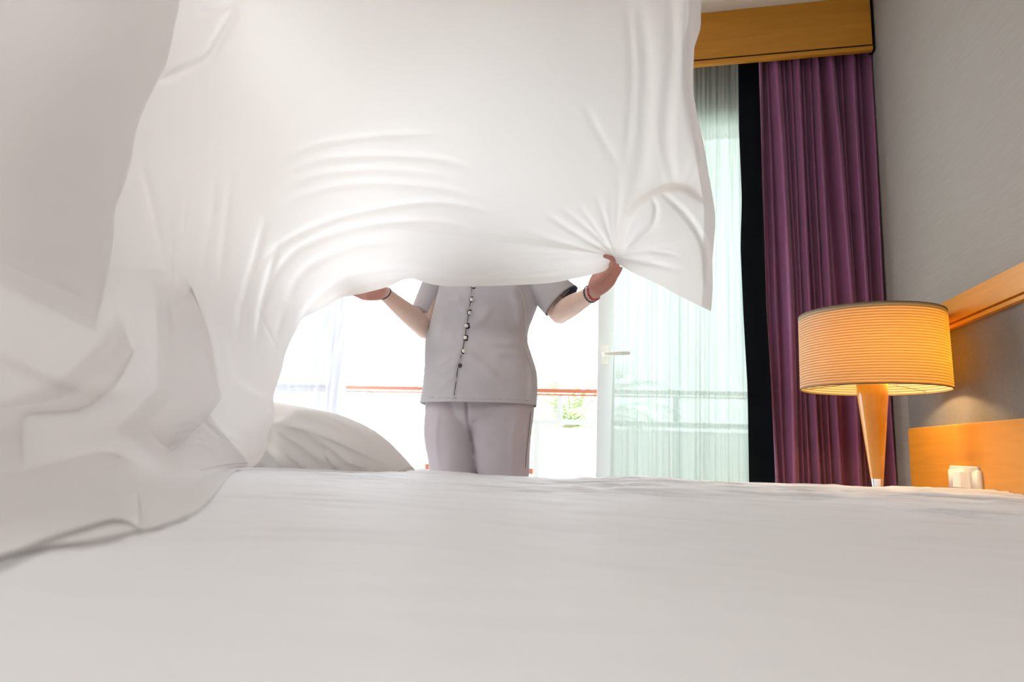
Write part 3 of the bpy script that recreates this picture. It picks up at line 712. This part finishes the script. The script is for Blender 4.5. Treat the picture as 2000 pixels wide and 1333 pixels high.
# stitched hem band along its right edge (double cloth, set just in front)
E_ = P[:260, :, :]
cols = 9
B = P[:250, :cols, :].copy()
ctr = P[:250, cols-1:cols, :]
nrm = (B-CP)/np.linalg.norm(B-CP, axis=-1)[..., None]
B = B-nrm*.0022
hb_ = link('hem_band', grid_mesh(B), m_hem, ts)

# ------------------------------------------------------------------ lamp and nightstand
YL = 2.38
lc = at(1702, 690, YL); lx = float(lc[0])
zt_ = float(at(1702, 617, YL)[2]); zb_ = float(at(1702, 762, YL)[2])
rad = (float(at(1846, 700, YL)[0])-float(at(1558, 700, YL)[0]))/2*.985
NS = CAMZ-.20
lamp = empty('table_lamp', (lx, YL, NS), 'lit table lamp with ribbed yellow drum shade on a tapered wooden stem', 'lamp')
prof = []; nr = 29
for i in range(nr*6+1):
    s = i/(nr*6); z = zb_+(zt_-zb_)*s; r_ = rad*(1.0-.012*s)+.0016*math.cos(s*nr*2*PI); prof.append((r_, z))
m_shade = bpy.data.materials.new('ribbed_shade'); m_shade.use_nodes = True; nt = m_shade.node_tree; nt.nodes.clear()
_o = nt.nodes.new('ShaderNodeOutputMaterial'); _d = nt.nodes.new('ShaderNodeBsdfDiffuse'); _t = nt.nodes.new('ShaderNodeBsdfTranslucent'); _m = nt.nodes.new('ShaderNodeMixShader')
_g = nt.nodes.new('ShaderNodeNewGeometry'); _sx = nt.nodes.new('ShaderNodeSeparateXYZ'); _ml = nt.nodes.new('ShaderNodeMath'); _ml.operation = 'MULTIPLY'; _ml.inputs[1].default_value = nr*2*PI/(zt_-zb_)
_ad = nt.nodes.new('ShaderNodeMath'); _ad.operation = 'COSINE'; _mr = nt.nodes.new('ShaderNodeMapRange'); _mr.inputs[1].default_value = -1; _mr.inputs[2].default_value = .4
_su = nt.nodes.new('ShaderNodeMath'); _su.operation = 'SUBTRACT'; _su.inputs[1].default_value = zb_
nt.links.new(_g.outputs['Position'], _sx.inputs[0]); nt.links.new(_sx.outputs[2], _su.inputs[0]); nt.links.new(_su.outputs[0], _ml.inputs[0]); nt.links.new(_ml.outputs[0], _ad.inputs[0]); nt.links.new(_ad.outputs[0], _mr.inputs[0])
_c1 = nt.nodes.new('ShaderNodeMix'); _c1.data_type = 'RGBA'; _c1.inputs[6].default_value = (.26, .20, .12, 1); _c1.inputs[7].default_value = (.51, .46, .36, 1)
nt.links.new(_mr.outputs[0], _c1.inputs[0]); nt.links.new(_c1.outputs[2], _d.inputs[0])
_c2 = nt.nodes.new('ShaderNodeMix'); _c2.data_type = 'RGBA'; _c2.inputs[6].default_value = (.60, .26, .015, 1); _c2.inputs[7].default_value = (.92, .52, .05, 1)
nt.links.new(_mr.outputs[0], _c2.inputs[0]); nt.links.new(_c2.outputs[2], _t.inputs[0])
_m.inputs[0].default_value = .24; nt.links.new(_d.outputs[0], _m.inputs[1]); nt.links.new(_t.outputs[0], _m.inputs[2]); nt.links.new(_m.outputs[0], _o.inputs[0])
sh = link('lamp_shade', lathe(prof, 96, (lx, YL, 0)), m_shade, lamp)
m_trim = node_mat('shade_trim', (.16, .12, .08), .7, .2)
for z, r_ in ((zb_, rad), (zt_, rad*.988)):
    o = link('shade_trim', tube_mesh([(lx+(r_)*math.cos(a), YL+r_*math.sin(a), z) for a in np.linspace(0, 2*PI, 97)], [.002]*97, 8), m_trim, sh)
m_light_block = node_mat('light_block', (.92, .84, .62), .8, .1)  # colour of the added light-blocking disc
sp = []
for a in (.5, 2.6, 4.7):
    sp.append(tube_mesh([(lx, YL, zb_+.03), (lx+rad*math.cos(a), YL+rad*math.sin(a), zb_+.008)], [.0012, .0012], 6))
link('spider_wire', join(sp), m_trim, lamp)
# stem: wide at the top, narrow at the foot
stt = zb_+.03
stem_top = (float(at(1731, 775, YL)[0])-float(at(1672, 775, YL)[0]))/2
fz = float(at(1716, 936, YL)[2]); stem_bot = (float(at(1728, 936, YL)[0])-float(at(1703, 936, YL)[0]))/2
slx = float(at(1702, 775, YL)[0]); bx = float(at(1715.5, 936, YL)[0])
zt2 = float(at(1700, 775, YL)[2])
m_stem = wood_mat('stem_wood', (.68, .26, .012), (.80, .36, .03), (4, 4, 3), .25, .5)
link('stem', lathe([(.004, zt2+.085), (stem_top*1.06, zt2+.085), (stem_top, zt2), (stem_bot+(stem_top-stem_bot)*.5, (zt2+fz)/2), (stem_bot, fz)], 40, ((slx+bx)/2, YL, 0)), m_stem, lamp)
lampx = (slx+bx)/2
link('chrome_foot', lathe([(stem_bot*.98, fz), (stem_bot*.72, fz-.05), (.012, fz-.08), (.012, NS+.025), (.05, NS+.02), (.085, NS+.012), (.088, NS), (.001, NS)], 40, (lampx, YL, 0)), m_chrome, lamp)
link('bulb', lathe([(.001, zt2+.175), (.02, zt2+.17), (.032, zt2+.148), (.028, zt2+.12), (.014, zt2+.095), (.014, zt2+.08)], 24, (lampx, YL, 0)), node_mat('bulb', (1, .9, .7), .5, .2, emis=((1, .66, .28), 12)), lamp)
pl = bpy.data.lights.new('bulb_light', 'POINT'); pl.energy = 3.9; pl.color = (1, .68, .30); pl.shadow_soft_size = .03
po = bpy.data.objects.new('bulb_light', pl); C.objects.link(po); po.location = (lampx+.06, YL-.0, zt2+.13)
link('upward_light_block', lathe([(.012, zt_-.012), (rad*.97, zt_-.012), (rad*.97, zt_-.015), (.012, zt_-.015)], 64, (lx, YL, 0)), m_light_block, sh, False)  # unseen disc added to keep the bulb's light off the wall above
ns = empty('nightstand', (.73, 2.5, 0), 'wooden nightstand tucked between bed and curtain under the lamp', 'nightstand')
box('body', m_orange, ns, .5, .95, 2.27, 2.68, .06, NS-.02, bevel=.003)
box('top', m_orange, ns, .49, .953, 2.255, 2.69, NS-.02, NS-.0005, bevel=.003)
dr = box('drawer', m_orange, ns, .488, .502, 2.29, 2.66, NS-.2, NS-.04, bevel=.002)
link('knob', lathe([(.001, -.012), (.012, -.008), (.012, .004), (.006, .012)], 16, (.482, 2.475, NS-.12), True), m_chrome, dr)
for x in (.52, .93):
    for y in (2.29, 2.66): box('leg', m_orange, ns, x-.015, x+.015, y-.015, y+.015, 0, .06)

# ------------------------------------------------------------------ the maid
YC = 2.46
pc = at(935, 700, YC)
maid = empty('person', (float(pc[0]), YC, 0), 'person in grey buttoned tunic and trousers lifting the white sheet with both hands', 'person')
def A(px, py, y): return at(px, py, y)
# joints (her left arm is on the picture's right)
shR, elR, wrR = A(1020, 512, 2.47), A(1093, 613, 2.46), A(1158, 572, 2.245)
shL, elL, wrL = A(864, 512, 2.49), A(832, 644, 2.47), A(751, 573, 2.25)
hipc = A(935, 790, YC)
parts = []
def T(pts, rad_, n=24, seg=16, flat=None): parts.append(tube_mesh(pts, rad_, seg, n, flat))
X0 = np.array([1, 0, 0])
zt0 = lambda z: CAMZ+z
cx = lambda py: float(A(938, py, YC)[0])
neck = np.array([cx(480), YC+.01, 1.44]); 
T([(cx(800), YC+.01, .82), (cx(760), YC+.01, .92), (cx(690), YC+.01, 1.04), (cx(620), YC+.01, 1.18), (cx(560), YC+.01, 1.30), (cx(500), YC+.015, 1.39)], [(.155, .095), (.165, .10), (.135, .09), (.140, .10), (.165, .10), (.12, .07)], 30, 28, X0)
T([(neck[0], YC+.01, 1.36), (neck[0], YC+.005, 1.44), (neck[0]-.005, YC-.005, 1.52)], [.055, .048, .048], 12, 20)
T([shL, (neck[0], YC+.01, 1.40), shR], [.048, .055, .048], 20, 16)
for (sh_, el, wr, s) in ((shR, elR, wrR, 1), (shL, elL, wrL, -1)):
    T([sh_, sh_*.5+el*.5, el], [.050, .046, .041], 14)
    T([el, el*.65+wr*.35+np.array([0, 0, .002]), el*.3+wr*.7, wr], [.041, .0415, .034, .0275], 20)
# legs
for k, (a, b, c) in enumerate((((880, 800), (883, 912), -1), ((985, 800), (982, 914), 1))):
    h_ = A(a[0], a[1], YC); kn = A(b[0], b[1], YC-.01); kz = .48
    d_ = kn-h_; kn2 = h_+d_*((h_[2]-kz)/(h_[2]-kn[2])); an = np.array([kn2[0]+.01*c, YC+.03, .08])
    T([h_+np.array([0, 0, .04]), h_*.5+kn2*.5, kn2, kn2*.6+an*.4+np.array([0, .012, 0]), an], [.085, .075, .055, .052, .036], 26, 18)
    T([an+np.array([0, .03, -.03]), an+np.array([0, -.05, -.04]), an+np.array([0, -.14, -.055])], [(.03, .03), (.04, .025), (.035, .014)], 12, 14, X0)
    if k == 0: anL, hL, kL = an, h_, kn2
    else: anR, hR, kR = an, h_, kn2
# head
hc = np.array([neck[0]-.01, YC-.02, 1.605])
def ell(c, r, seg=20):
    th = np.linspace(.05, PI-.05, seg); ph = np.linspace(0, 2*PI, seg*2, endpoint=False)
    return grid_mesh(np.array([[(c[0]+r[0]*math.sin(t)*math.cos(p), c[1]+r[1]*math.sin(t)*math.sin(p), c[2]+r[2]*math.cos(t)) for p in ph] for t in th]), wrap_u=True, cap=True)
parts.append(ell(hc+(0, .012, .02), (.074, .092, .092))); parts.append(ell(hc+(0, -.02, -.035), (.058, .068, .078))); parts.append(ell(hc+(0, -.055, -.09), (.024, .022, .02)))
T([hc+(0, -.088, .012), hc+(0, -.105, -.018), hc+(0, -.100, -.030)], [.008, .011, .012], 10, 10)   # nose
for s in (-1, 1):
    parts.append(ell(hc+(.012*s, -.095, -.030), (.008, .010, .007), 8))
    parts.append(ell(hc+(.075*s, .012, -.005), (.008, .018, .032), 10))      # ears
    T([hc+(.012*s, -.088, .028), hc+(.035*s, -.082, .032), hc+(.052*s, -.066, .024)], [.005, .006, .005], 8, 8)   # brow
T([hc+(-.024, -.080, -.058), hc+(0, -.090, -.054), hc+(.024, -.080, -.058)], [.004, .0065, .004], 10, 8)
T([hc+(-.020, -.079, -.065), hc+(0, -.088, -.067), hc+(.020, -.079, -.065)], [.004, .0065, .004], 10, 8)
# hands: palm, four fingers of unequal length and a thumb leaving the palm's side
def hand(w, tip_dir, side_dir, nrm_, curl, thumb=None, base_s=1):
    t = tip_dir/np.linalg.norm(tip_dir); s = side_dir-t*(side_dir@t); s /= np.linalg.norm(s); n = nrm_-t*(nrm_@t)-s*(nrm_@s); n /= np.linalg.norm(n)
    T([w, w+t*.035, w+t*.075, w+t*.088], [(.029, .021), (.041, .019), (.044, .016), (.040, .012)], 14, 16, s)
    T([w+t*.012-s*.016+n*.008, w+t*.055-s*.026+n*.008], [.013, .011], 8, 12)     # heel, little-finger side
    for i, (o, L) in enumerate(((.030, .068), (.010, .076), (-.0105, .070), (-.030, .056))):
        p = w+t*(.086-.006*abs(i-1))+s*o; pts = [p-t*.02, p]; a = 0
        for k, fr_ in enumerate((.45, .3, .25)):
            a += curl[k]; dd = t*math.cos(a)+n*math.sin(a); pts.append(pts[-1]+dd*L*fr_)
        T(pts, [.0085, .0085, .008, .0072, .006], 18, 12)
    if thumb is not None:
        r0 = w+t*.022+s*.022+n*.006
        T([r0]+thumb, [.014, .012, .0098, .0078][:len(thumb)+1], 18, 12)
    else:
        r0 = w+t*.020+s*.022+n*.006; p1 = r0+t*.025+s*.022+n*.012; p2 = p1+t*.028+s*.004+n*.018; T([r0, p1, p2, p2+t*.018-s*.004+n*.012], [.013, .0125, .010, .008], 16, 12)
camdir = -_f
tR = A(1204, 513, 2.165)-wrR; nR = camdir
thumbR = [A(1192, 522, 2.13), A(1196, 506, 2.090), A(1181, 500.5, 2.080)]
hand(wrR+tR/np.linalg.norm(tR)*.005, tR, A(1130, 540, 2.20)-wrR, nR, (-.1, -.25, -.25), thumbR)
tL = A(706, 566, 2.17)-wrL
hand(wrL+tL/np.linalg.norm(tL)*.005, tL, A(760, 530, 2.2)-wrL, camdir, (-.25, -.4, -.3), [A(735, 556, 2.20), A(722, 548, 2.18), A(708, 545, 2.17)])
body = remesh(join(parts), .0042, 5, .5)
co = np.zeros(len(body.vertices)*3); body.vertices.foreach_get('co', co); co = co.reshape(-1, 3)
pm = np.zeros(len(co))
for w, t in ((wrR, tR), (wrL, tL)):
    t = t/np.linalg.norm(t); dist = (co-w)@t; near = np.linalg.norm(co-w, axis=1) < .24
    pm = np.maximum(pm, np.clip((dist+.004)/.025, 0, 1)*near)
at_ = body.attributes.new('palm', 'FLOAT', 'POINT'); at_.data.foreach_set('value', pm.astype(np.float32))
body_o = link('body', body, m_skin, maid)
body_o['label'] = 'bare forearms and hands reaching up to the sheet'
for s in (-1, 1):
    e = link('eye', ell(hc+(.030*s, -.078, .008), (.011, .009, .008), 12), node_mat('eye_white', (.8, .8, .78), .2), body_o)
    link_i = None
hairm = [ell(hc+(0, .028, .035), (.084, .094, .095)), ell(hc+(0, .105, .03), (.04, .035, .045))]
for s in (-1, 1): hairm.append(tube_mesh([hc+(.02*s, -.055, .095), hc+(.062*s, -.035, .06), hc+(.078*s, .02, .0)], [.014, .018, .016], 10, 12))
hair = remesh(join(hairm), .006, 6); hair_o = link('hair', hair, m_hair, maid)

# trousers
def shell_loft(rows, n, seg, disp=None):
    A_ = cr_interp(rows, n); out = []
    for r_ in A_:
        L = r_[:3]; R = r_[3:6]; dep = r_[6]; c = (L+R)/2; ax = (R-L)/2
        out.append([c+ax*math.cos(a)*1.0+np.array([0, 1, 0])*dep*math.sin(a) for a in np.linspace(0, 2*PI, seg, endpoint=False)])
    return np.array(out)
def displace(me, fn, front_only=None):
    co = np.zeros(len(me.vertices)*3); me.vertices.foreach_get('co', co); co = co.reshape(-1, 3)
    px, py, _ = proj(co); d = fn(px, py, co); V = co-CP; V /= np.linalg.norm(V, axis=1)[:, None]
    if front_only is not None: d = d*np.clip((front_only-co[:, 1])/.05+.5, 0, 1)
    co = co-V*d[:, None]; me.vertices.foreach_set('co', co.ravel()); me.update()
tp_ = []
for (rows, an) in (([(833, 925, 770), (833, 926, 800), (831, 930, 850), (838, 931, 895), (842, 931, 925)], anL), ([(900, 1041, 770), (908, 1043, 800), (921, 1037, 850), (929, 1034, 895), (935, 1033, 925)], anR)):
    rr = []
    for l, r_, y in rows:
        L = A(l, y, YC); R = A(r_, y, YC); rr.append([*L, *R, .098])
    last = rr[-1]; c = (np.array(last[:3])+np.array(last[3:6]))/2; dz = np.array(rr[-1][:3])-np.array(rr[-3][:3])
    for z, hw, dp in ((.48, .085, .09), (.28, .082, .088), (.10, .08, .085)):
        f_ = (c[2]-z)/(c[2]-.08); cc = c*(1-f_)+np.array([an[0], an[1], .08])*f_; cc[2] = z
        rr.append([cc[0]-hw, cc[1], z, cc[0]+hw, cc[1], z, dp])
    tp_.append(recalc(grid_mesh(shell_loft(rr, 70, 40), wrap_u=True, cap=True)))
tp_.append(tube_mesh([A(936, 800, YC), A(936, 770, YC), A(936, 730, YC)], [(.185, .10), (.19, .108), (.165, .10)], 28, 16, X0))
trm = remesh(join(tp_), .006, 3)
def trf(X, Y, co):
    d = .0022*smooth_noise(co[:, 0]*14, co[:, 2]*7, 31)
    d += ridge(X, Y, [(856, 800), (850, 860), (858, 925)], 5, .006)+ridge(X, Y, [(1010, 810), (1000, 860), (1004, 925)], 7, .005)
    d += ridge(X, Y, [(915, 800), (950, 815), (985, 818)], 6, .003)+ridge(X, Y, [(1030, 820), (1026, 860), (1030, 900)], 3, .006)
    d -= ridge(X, Y, [(911, 786), (914, 820), (920, 850), (929, 893)], 3, .014, 0, .1)
    return d
displace(trm, trf, YC)
tro = link('trousers', trm, m_trouser, maid)
for an, in ((anL,), (anR,)):
    s_ = remesh(tube_mesh([an+np.array([0, .045, -.045]), an+np.array([0, -.05, -.045]), an+np.array([0, -.155, -.05])], [(.036, .034), (.045, .034), (.040, .024)], 18, 20, X0), .006, 3)
    co = np.zeros(len(s_.vertices)*3); s_.vertices.foreach_get('co', co); co = co.reshape(-1, 3); co[:, 2] = np.maximum(co[:, 2], .001); s_.vertices.foreach_set('co', co.ravel())
    link('shoe', s_, m_shoe, maid)

# tunic body
rows = [(905, 972, 482, .075), (880, 1000, 492, .088), (862, 1026, 506, .100), (856, 1040, 530, .112), (860, 1047, 559, .120), (853, 1050, 590, .122), (846, 1041, 618, .120), (840, 1032, 642, .116), (833, 1030, 667, .116), (832, 1038, 695, .122), (831, 1047, 725, .128), (828, 1049, 756, .132), (822.5, 1047, 789, .136)]
rr = [[*A(l, y, YC), *A(r_, y+ (0 if y < 780 else 3), YC), d] for l, r_, y, d in rows]
TP = shell_loft(rr, 170, 150)
_a = np.linspace(0, 2*PI, 150, endpoint=False); TP[:, :, 2] -= .022*np.clip(np.sin(_a), 0, 1)[None]*np.clip((np.arange(170)[:, None]-130)/40., 0, 1)
tm = grid_mesh(TP, wrap_u=True)
placket = [(924, 545), (922, 560), (918.5, 590), (914, 620), (910, 645), (905, 675), (900, 697), (894, 720), (890, 750), (887, 772), (881, 790)]
def tuf(X, Y, co):
    d = .0045*smooth_noise(co[:, 0]*8, co[:, 2]*6, 41)+.0009*smooth_noise(co[:, 0]*40, co[:, 2]*30, 42)
    d += step(X, Y, placket, 1.0, .0075, 40, side=1, e0=0, e1=0)
    for p, w, a in [([(905, 687), (880, 700), (850, 720)], 6, .004), ([(905, 687), (940, 712), (975, 740)], 8, .005), ([(912, 637), (940, 625), (960, 600)], 9, .004), ([(1020, 667), (990, 672), (950, 668)], 8, .005),
                    ([(890, 735), (868, 750), (845, 775)], 7, .004), ([(900, 700), (870, 725), (838, 735)], 6, .004), ([(916, 611), (900, 596), (895, 575)], 6, .004), ([(1000, 560), (1012, 600), (1015, 640)], 9, .006),
                    ([(960, 700), (985, 690), (1025, 700)], 9, .004), ([(1035, 700), (1040, 740), (1035, 785)], 6, .006), ([(870, 600), (862, 640), (850, 680)], 7, .003)]:
        d += ridge(X, Y, p, w, a*1.7)
    d += step(X, Y, [(1011, 545), (1012, 560), (1024, 593), (1027, 647), (1021, 667), (1034, 696), (1045, 725)], 1.6, .014, 26, side=1, e0=0, e1=.2)
    d -= ridge(X, Y, [(825, 775), (880, 777), (960, 779), (1045, 782)], 1.2, .0016, 0, 0)
    return d
displace(tm, tuf, YC+.02)
def thick(me, t=.0016):
    o = bpy.data.objects.new('tmp', me); C.objects.link(o); m = o.modifiers.new('s', 'SOLIDIFY'); m.thickness = t; m.offset = 0
    dg = bpy.context.evaluated_depsgraph_get(); dg.update(); out = bpy.data.meshes.new_from_object(o.evaluated_get(dg)); bpy.data.objects.remove(o); return out
recalc(tm)
bvh_me = tm.copy()
bvh = BVHTree.FromPolygons([v.co.copy() for v in bvh_me.vertices], [tuple(p.vertices) for p in bvh_me.polygons])
def hit(px, py, off=0.0):
    v = Vector(ray(px, py)).normalized(); loc, n, i, d_ = bvh.ray_cast(Vector(CP), v)
    if loc is None: return None, None
    if n.dot(v) > 0: n = -n
    return loc+n*off, n
tun = link('tunic', thick(tm, .0022), m_tunic, maid)
# collar
link('collar', tube_mesh([(neck[0]+.058*math.cos(a), YC+.0+.055*math.sin(a), 1.435) for a in np.linspace(-PI/2+.25, 1.5*PI-.25, 30)], [(.018, .004)]*30, 10, flat=(0, 0, 1)), m_tunic, tun)
# sleeves: open tubes with a wider cuff
def sleeve(sh_, cuff, r0, r1, axis_flat, name='sleeve', seg=40, n=26):
    """cuff: (front-low point, back-high point) of the opening"""
    a, b = cuff; cc = (a+b)/2; ax = (b-a)/2; ln = np.linalg.norm(ax); P = []
    t = (cc-sh_)/np.linalg.norm(cc-sh_); w = np.cross(t, ax); w /= np.linalg.norm(w)
    u0 = ax-t*(ax@t); u0 /= np.linalg.norm(u0)
    for i in range(n):
        s = i/(n-1); c = sh_*(1-s)+cc*s; e = min(1, (s*1.3)**1.5)
        U = u0*r0*(1-s)+ax*s; Wv = w*(r0*(1-s)+r1*s)
        sc = .5+.5*min(1, s*4+.2)
        P.append([c+(U*math.cos(k)+Wv*math.sin(k))*sc for k in np.linspace(0, 2*PI, seg, endpoint=False)])
    me = recalc(grid_mesh(np.array(P), wrap_u=True))
    displace(me, lambda X, Y, co: .0025*smooth_noise(co[:, 0]*18, co[:, 2]*14, 51))
    return me
slR = sleeve(A(1018, 516, 2.47), (A(1066, 615, 2.44), A(1126, 561, 2.47)), .062, .062, None)
slL = sleeve(A(868, 516, 2.49), (A(845, 619, 2.47), A(807.5, 600, 2.47)), .058, .055, None)
sR = link('sleeve', thick(slR, .002), m_tunic, tun); sL = link('sleeve', thick(slL, .002), m_tunic, tun)
# navy turn-up inside the sleeve opening on the picture's right
def cuff_band(cuff, sh_, r1):
    a, b = cuff; cc = (a+b)/2; ax = (b-a)/2; t = (cc-sh_)/np.linalg.norm(cc-sh_); w = np.cross(t, ax); w /= np.linalg.norm(w)
    P = []
    for o, s in ((-.022, .93), (.0, .965), (.006, .985), (.0065, 1.01), (.0, 1.015)):
        P.append([cc+t*o+(ax*math.cos(k)+w*r1*math.sin(k))*s for k in np.linspace(-1.35, 1.35, 30)])
    return recalc(grid_mesh(np.array(P)))
link('cuff_lining', cuff_band((A(1066, 615, 2.44), A(1126, 561, 2.47)), A(1018, 516, 2.47), .062), m_navy, tun)['label'] = 'navy lining showing at the sleeve opening'
link('cuff_lining', cuff_band((A(845, 619, 2.47), A(807.5, 600, 2.47)), A(868, 516, 2.49), .055), m_tunic, tun)
# dark tube painting shade in the placket gap; buttons with dark loops
pts = [hit(x, y, .0006)[0] for x, y in placket[:-1]]; pts = [p for p in pts if p is not None]
link('placket_gap_shade', tube_mesh(pts, [.0014]*len(pts), 6, 60), m_cord, tun)
for (x, y) in [(924.5, 559), (920.5, 585.5), (916, 611), (911.5, 637), (908.5, 660.5), (904.5, 687)]:
    p, n = hit(x, y, .003)
    if p is None: continue
    q = n.to_track_quat('Z', 'Y').to_matrix().to_4x4(); Mx = Matrix.Translation(p)@q
    me = lathe([(.001, .0085), (.004, .008), (.007, .005), (.0078, .002), (.006, -.001), (.001, -.002)], 18, (0, 0, 0)); me.transform(Mx); link('button', me, m_button, tun)
    me = lathe([(.001, .001), (.0095, .001), (.0115, .0018), (.0122, -.001), (.0085, -.003)], 20, (.0035, 0, -.0015)); me.transform(Mx); link('button_loop', me, m_cord, tun)
p, n = hit(898, 714.5, .003)
if p is not None:
    me = lathe([(.001, .006), (.006, .004), (.0085, .001), (.001, -.002)], 14, (0, 0, 0)); me.transform(Matrix.Translation(p)@n.to_track_quat('Z', 'Y').to_matrix().to_4x4()); o = link('button', me, m_navy, tun); o['label'] = 'navy last button half under the placket'
def seam(name, poly, r_, mat, par, n=60, off=.0006):
    q = cr_interp(poly, 30); pts = [hit(x, y, off)[0] for x, y in q]; pts = [p for p in pts if p is not None and abs(p.y-YC) < .25]
    if len(pts) > 5: return link(name, tube_mesh(pts, [r_]*len(pts), 6, n), mat, par)
m_rim_light = node_mat('seam_rim_light', (.80, .78, .80), .8, .2)  # pale colour puts rim light into the tunic's side seam
seam('side_seam', [(1013, 562), (1024, 593), (1027, 647), (1021.5, 667), (1030, 690), (1040, 725)], .0013, m_rim_light, tun)
seam('hem_stitching', [(829, 776), (880, 778), (960, 780), (1040, 783)], .0006, m_navy, tun)
bvh = BVHTree.FromPolygons([v.co+Vector(maid.location) for v in trm.vertices], [tuple(p.vertices) for p in trm.polygons])
seam('side_seam', [(1036, 806), (1033, 840), (1028, 885), (1026, 915)], .0010, m_navy, tro)
# bracelets
def bracelet(name, w0, t, r, rr_, mat, tilt=0, label='', beads=0, cat='bracelet'):
    t = t/np.linalg.norm(t); u_ = np.cross(t, (0, 0, 1)); u_ /= np.linalg.norm(u_); v_ = np.cross(t, u_)
    ms = []
    pts = [w0+(u_*math.cos(a)+v_*math.sin(a))*r+t*tilt*math.cos(a) for a in np.linspace(0, 2*PI, 49)]
    ms.append(tube_mesh(pts, [rr_*(.55 if beads else 1)]*49, 8))
    for k in range(beads):
        a = 2*PI*k/beads; c = w0+(u_*math.cos(a)+v_*math.sin(a))*r+t*tilt*math.cos(a); ms.append(ell(c, (rr_, rr_, rr_), 6))
    o = link(name, join(ms), mat); return tag(o, label, cat)
fR = wrR-elR
m_pink = node_mat('pink_beads', (.55, .12, .16), .4, .4, var=.4, nscale=200)
bracelet('bracelet', wrR+fR/np.linalg.norm(fR)*.004, fR, .0295, .0042, m_pink, .008, 'pink-red beaded bracelet nearest the hand on the raised wrist at right', 26)
bracelet('bracelet', wrR-fR/np.linalg.norm(fR)*.016, fR, .0315, .0034, node_mat('dark_beads', (.06, .06, .08), .35, .5, var=.9, nscale=150), .006, 'dark beaded cord bracelet just below the pink one at right', 20)
fL = wrL-elL
bl = bracelet('bracelet', wrL, fL, .0275, .0022, m_cord, .004, 'black and white cord bracelet with a loose tassel on the wrist at left', 0)
tas = at(745, 577, 2.235)
for k in range(3):
    link('tassel', tube_mesh([tas, tas+np.array([-.008-.003*k, -.004, -.006-.004*k]), tas+np.array([-.016-.002*k, -.004, -.010-.006*k])], [.0018, .0014, .001], 6), m_cord, bl)
# tattoo: short dark-green marks following the forearm
bb = BVHTree.FromPolygons([body_o.matrix_world@v.co+Vector(maid.location) for v in body.vertices], [tuple(p.vertices) for p in body.polygons])
ms = []
random.seed(5)
for k in range(11):
    x = 1160-k*1.9+random.uniform(-.5, .5); y = 584+k*2.3
    qs = []
    for j in range(4):
        v = Vector(ray(x-3+j*2+random.uniform(-.8, .8), y-1+random.uniform(-1.2, 1.2))).normalized(); loc, n, i, d_ = bb.ray_cast(Vector(CP), v)
        if loc is not None and loc.y < 2.6: qs.append(loc-v*.0002)
    if len(qs) > 2: ms.append(tube_mesh([tuple(q) for q in qs], [.00045]*len(qs), 5))
if ms: tt_ = link('tattoo', join(ms), node_mat('tattoo_ink', (.16, .19, .16), .7, .2), body_o); tt_['label'] = 'small dark script tattoo on the forearm'
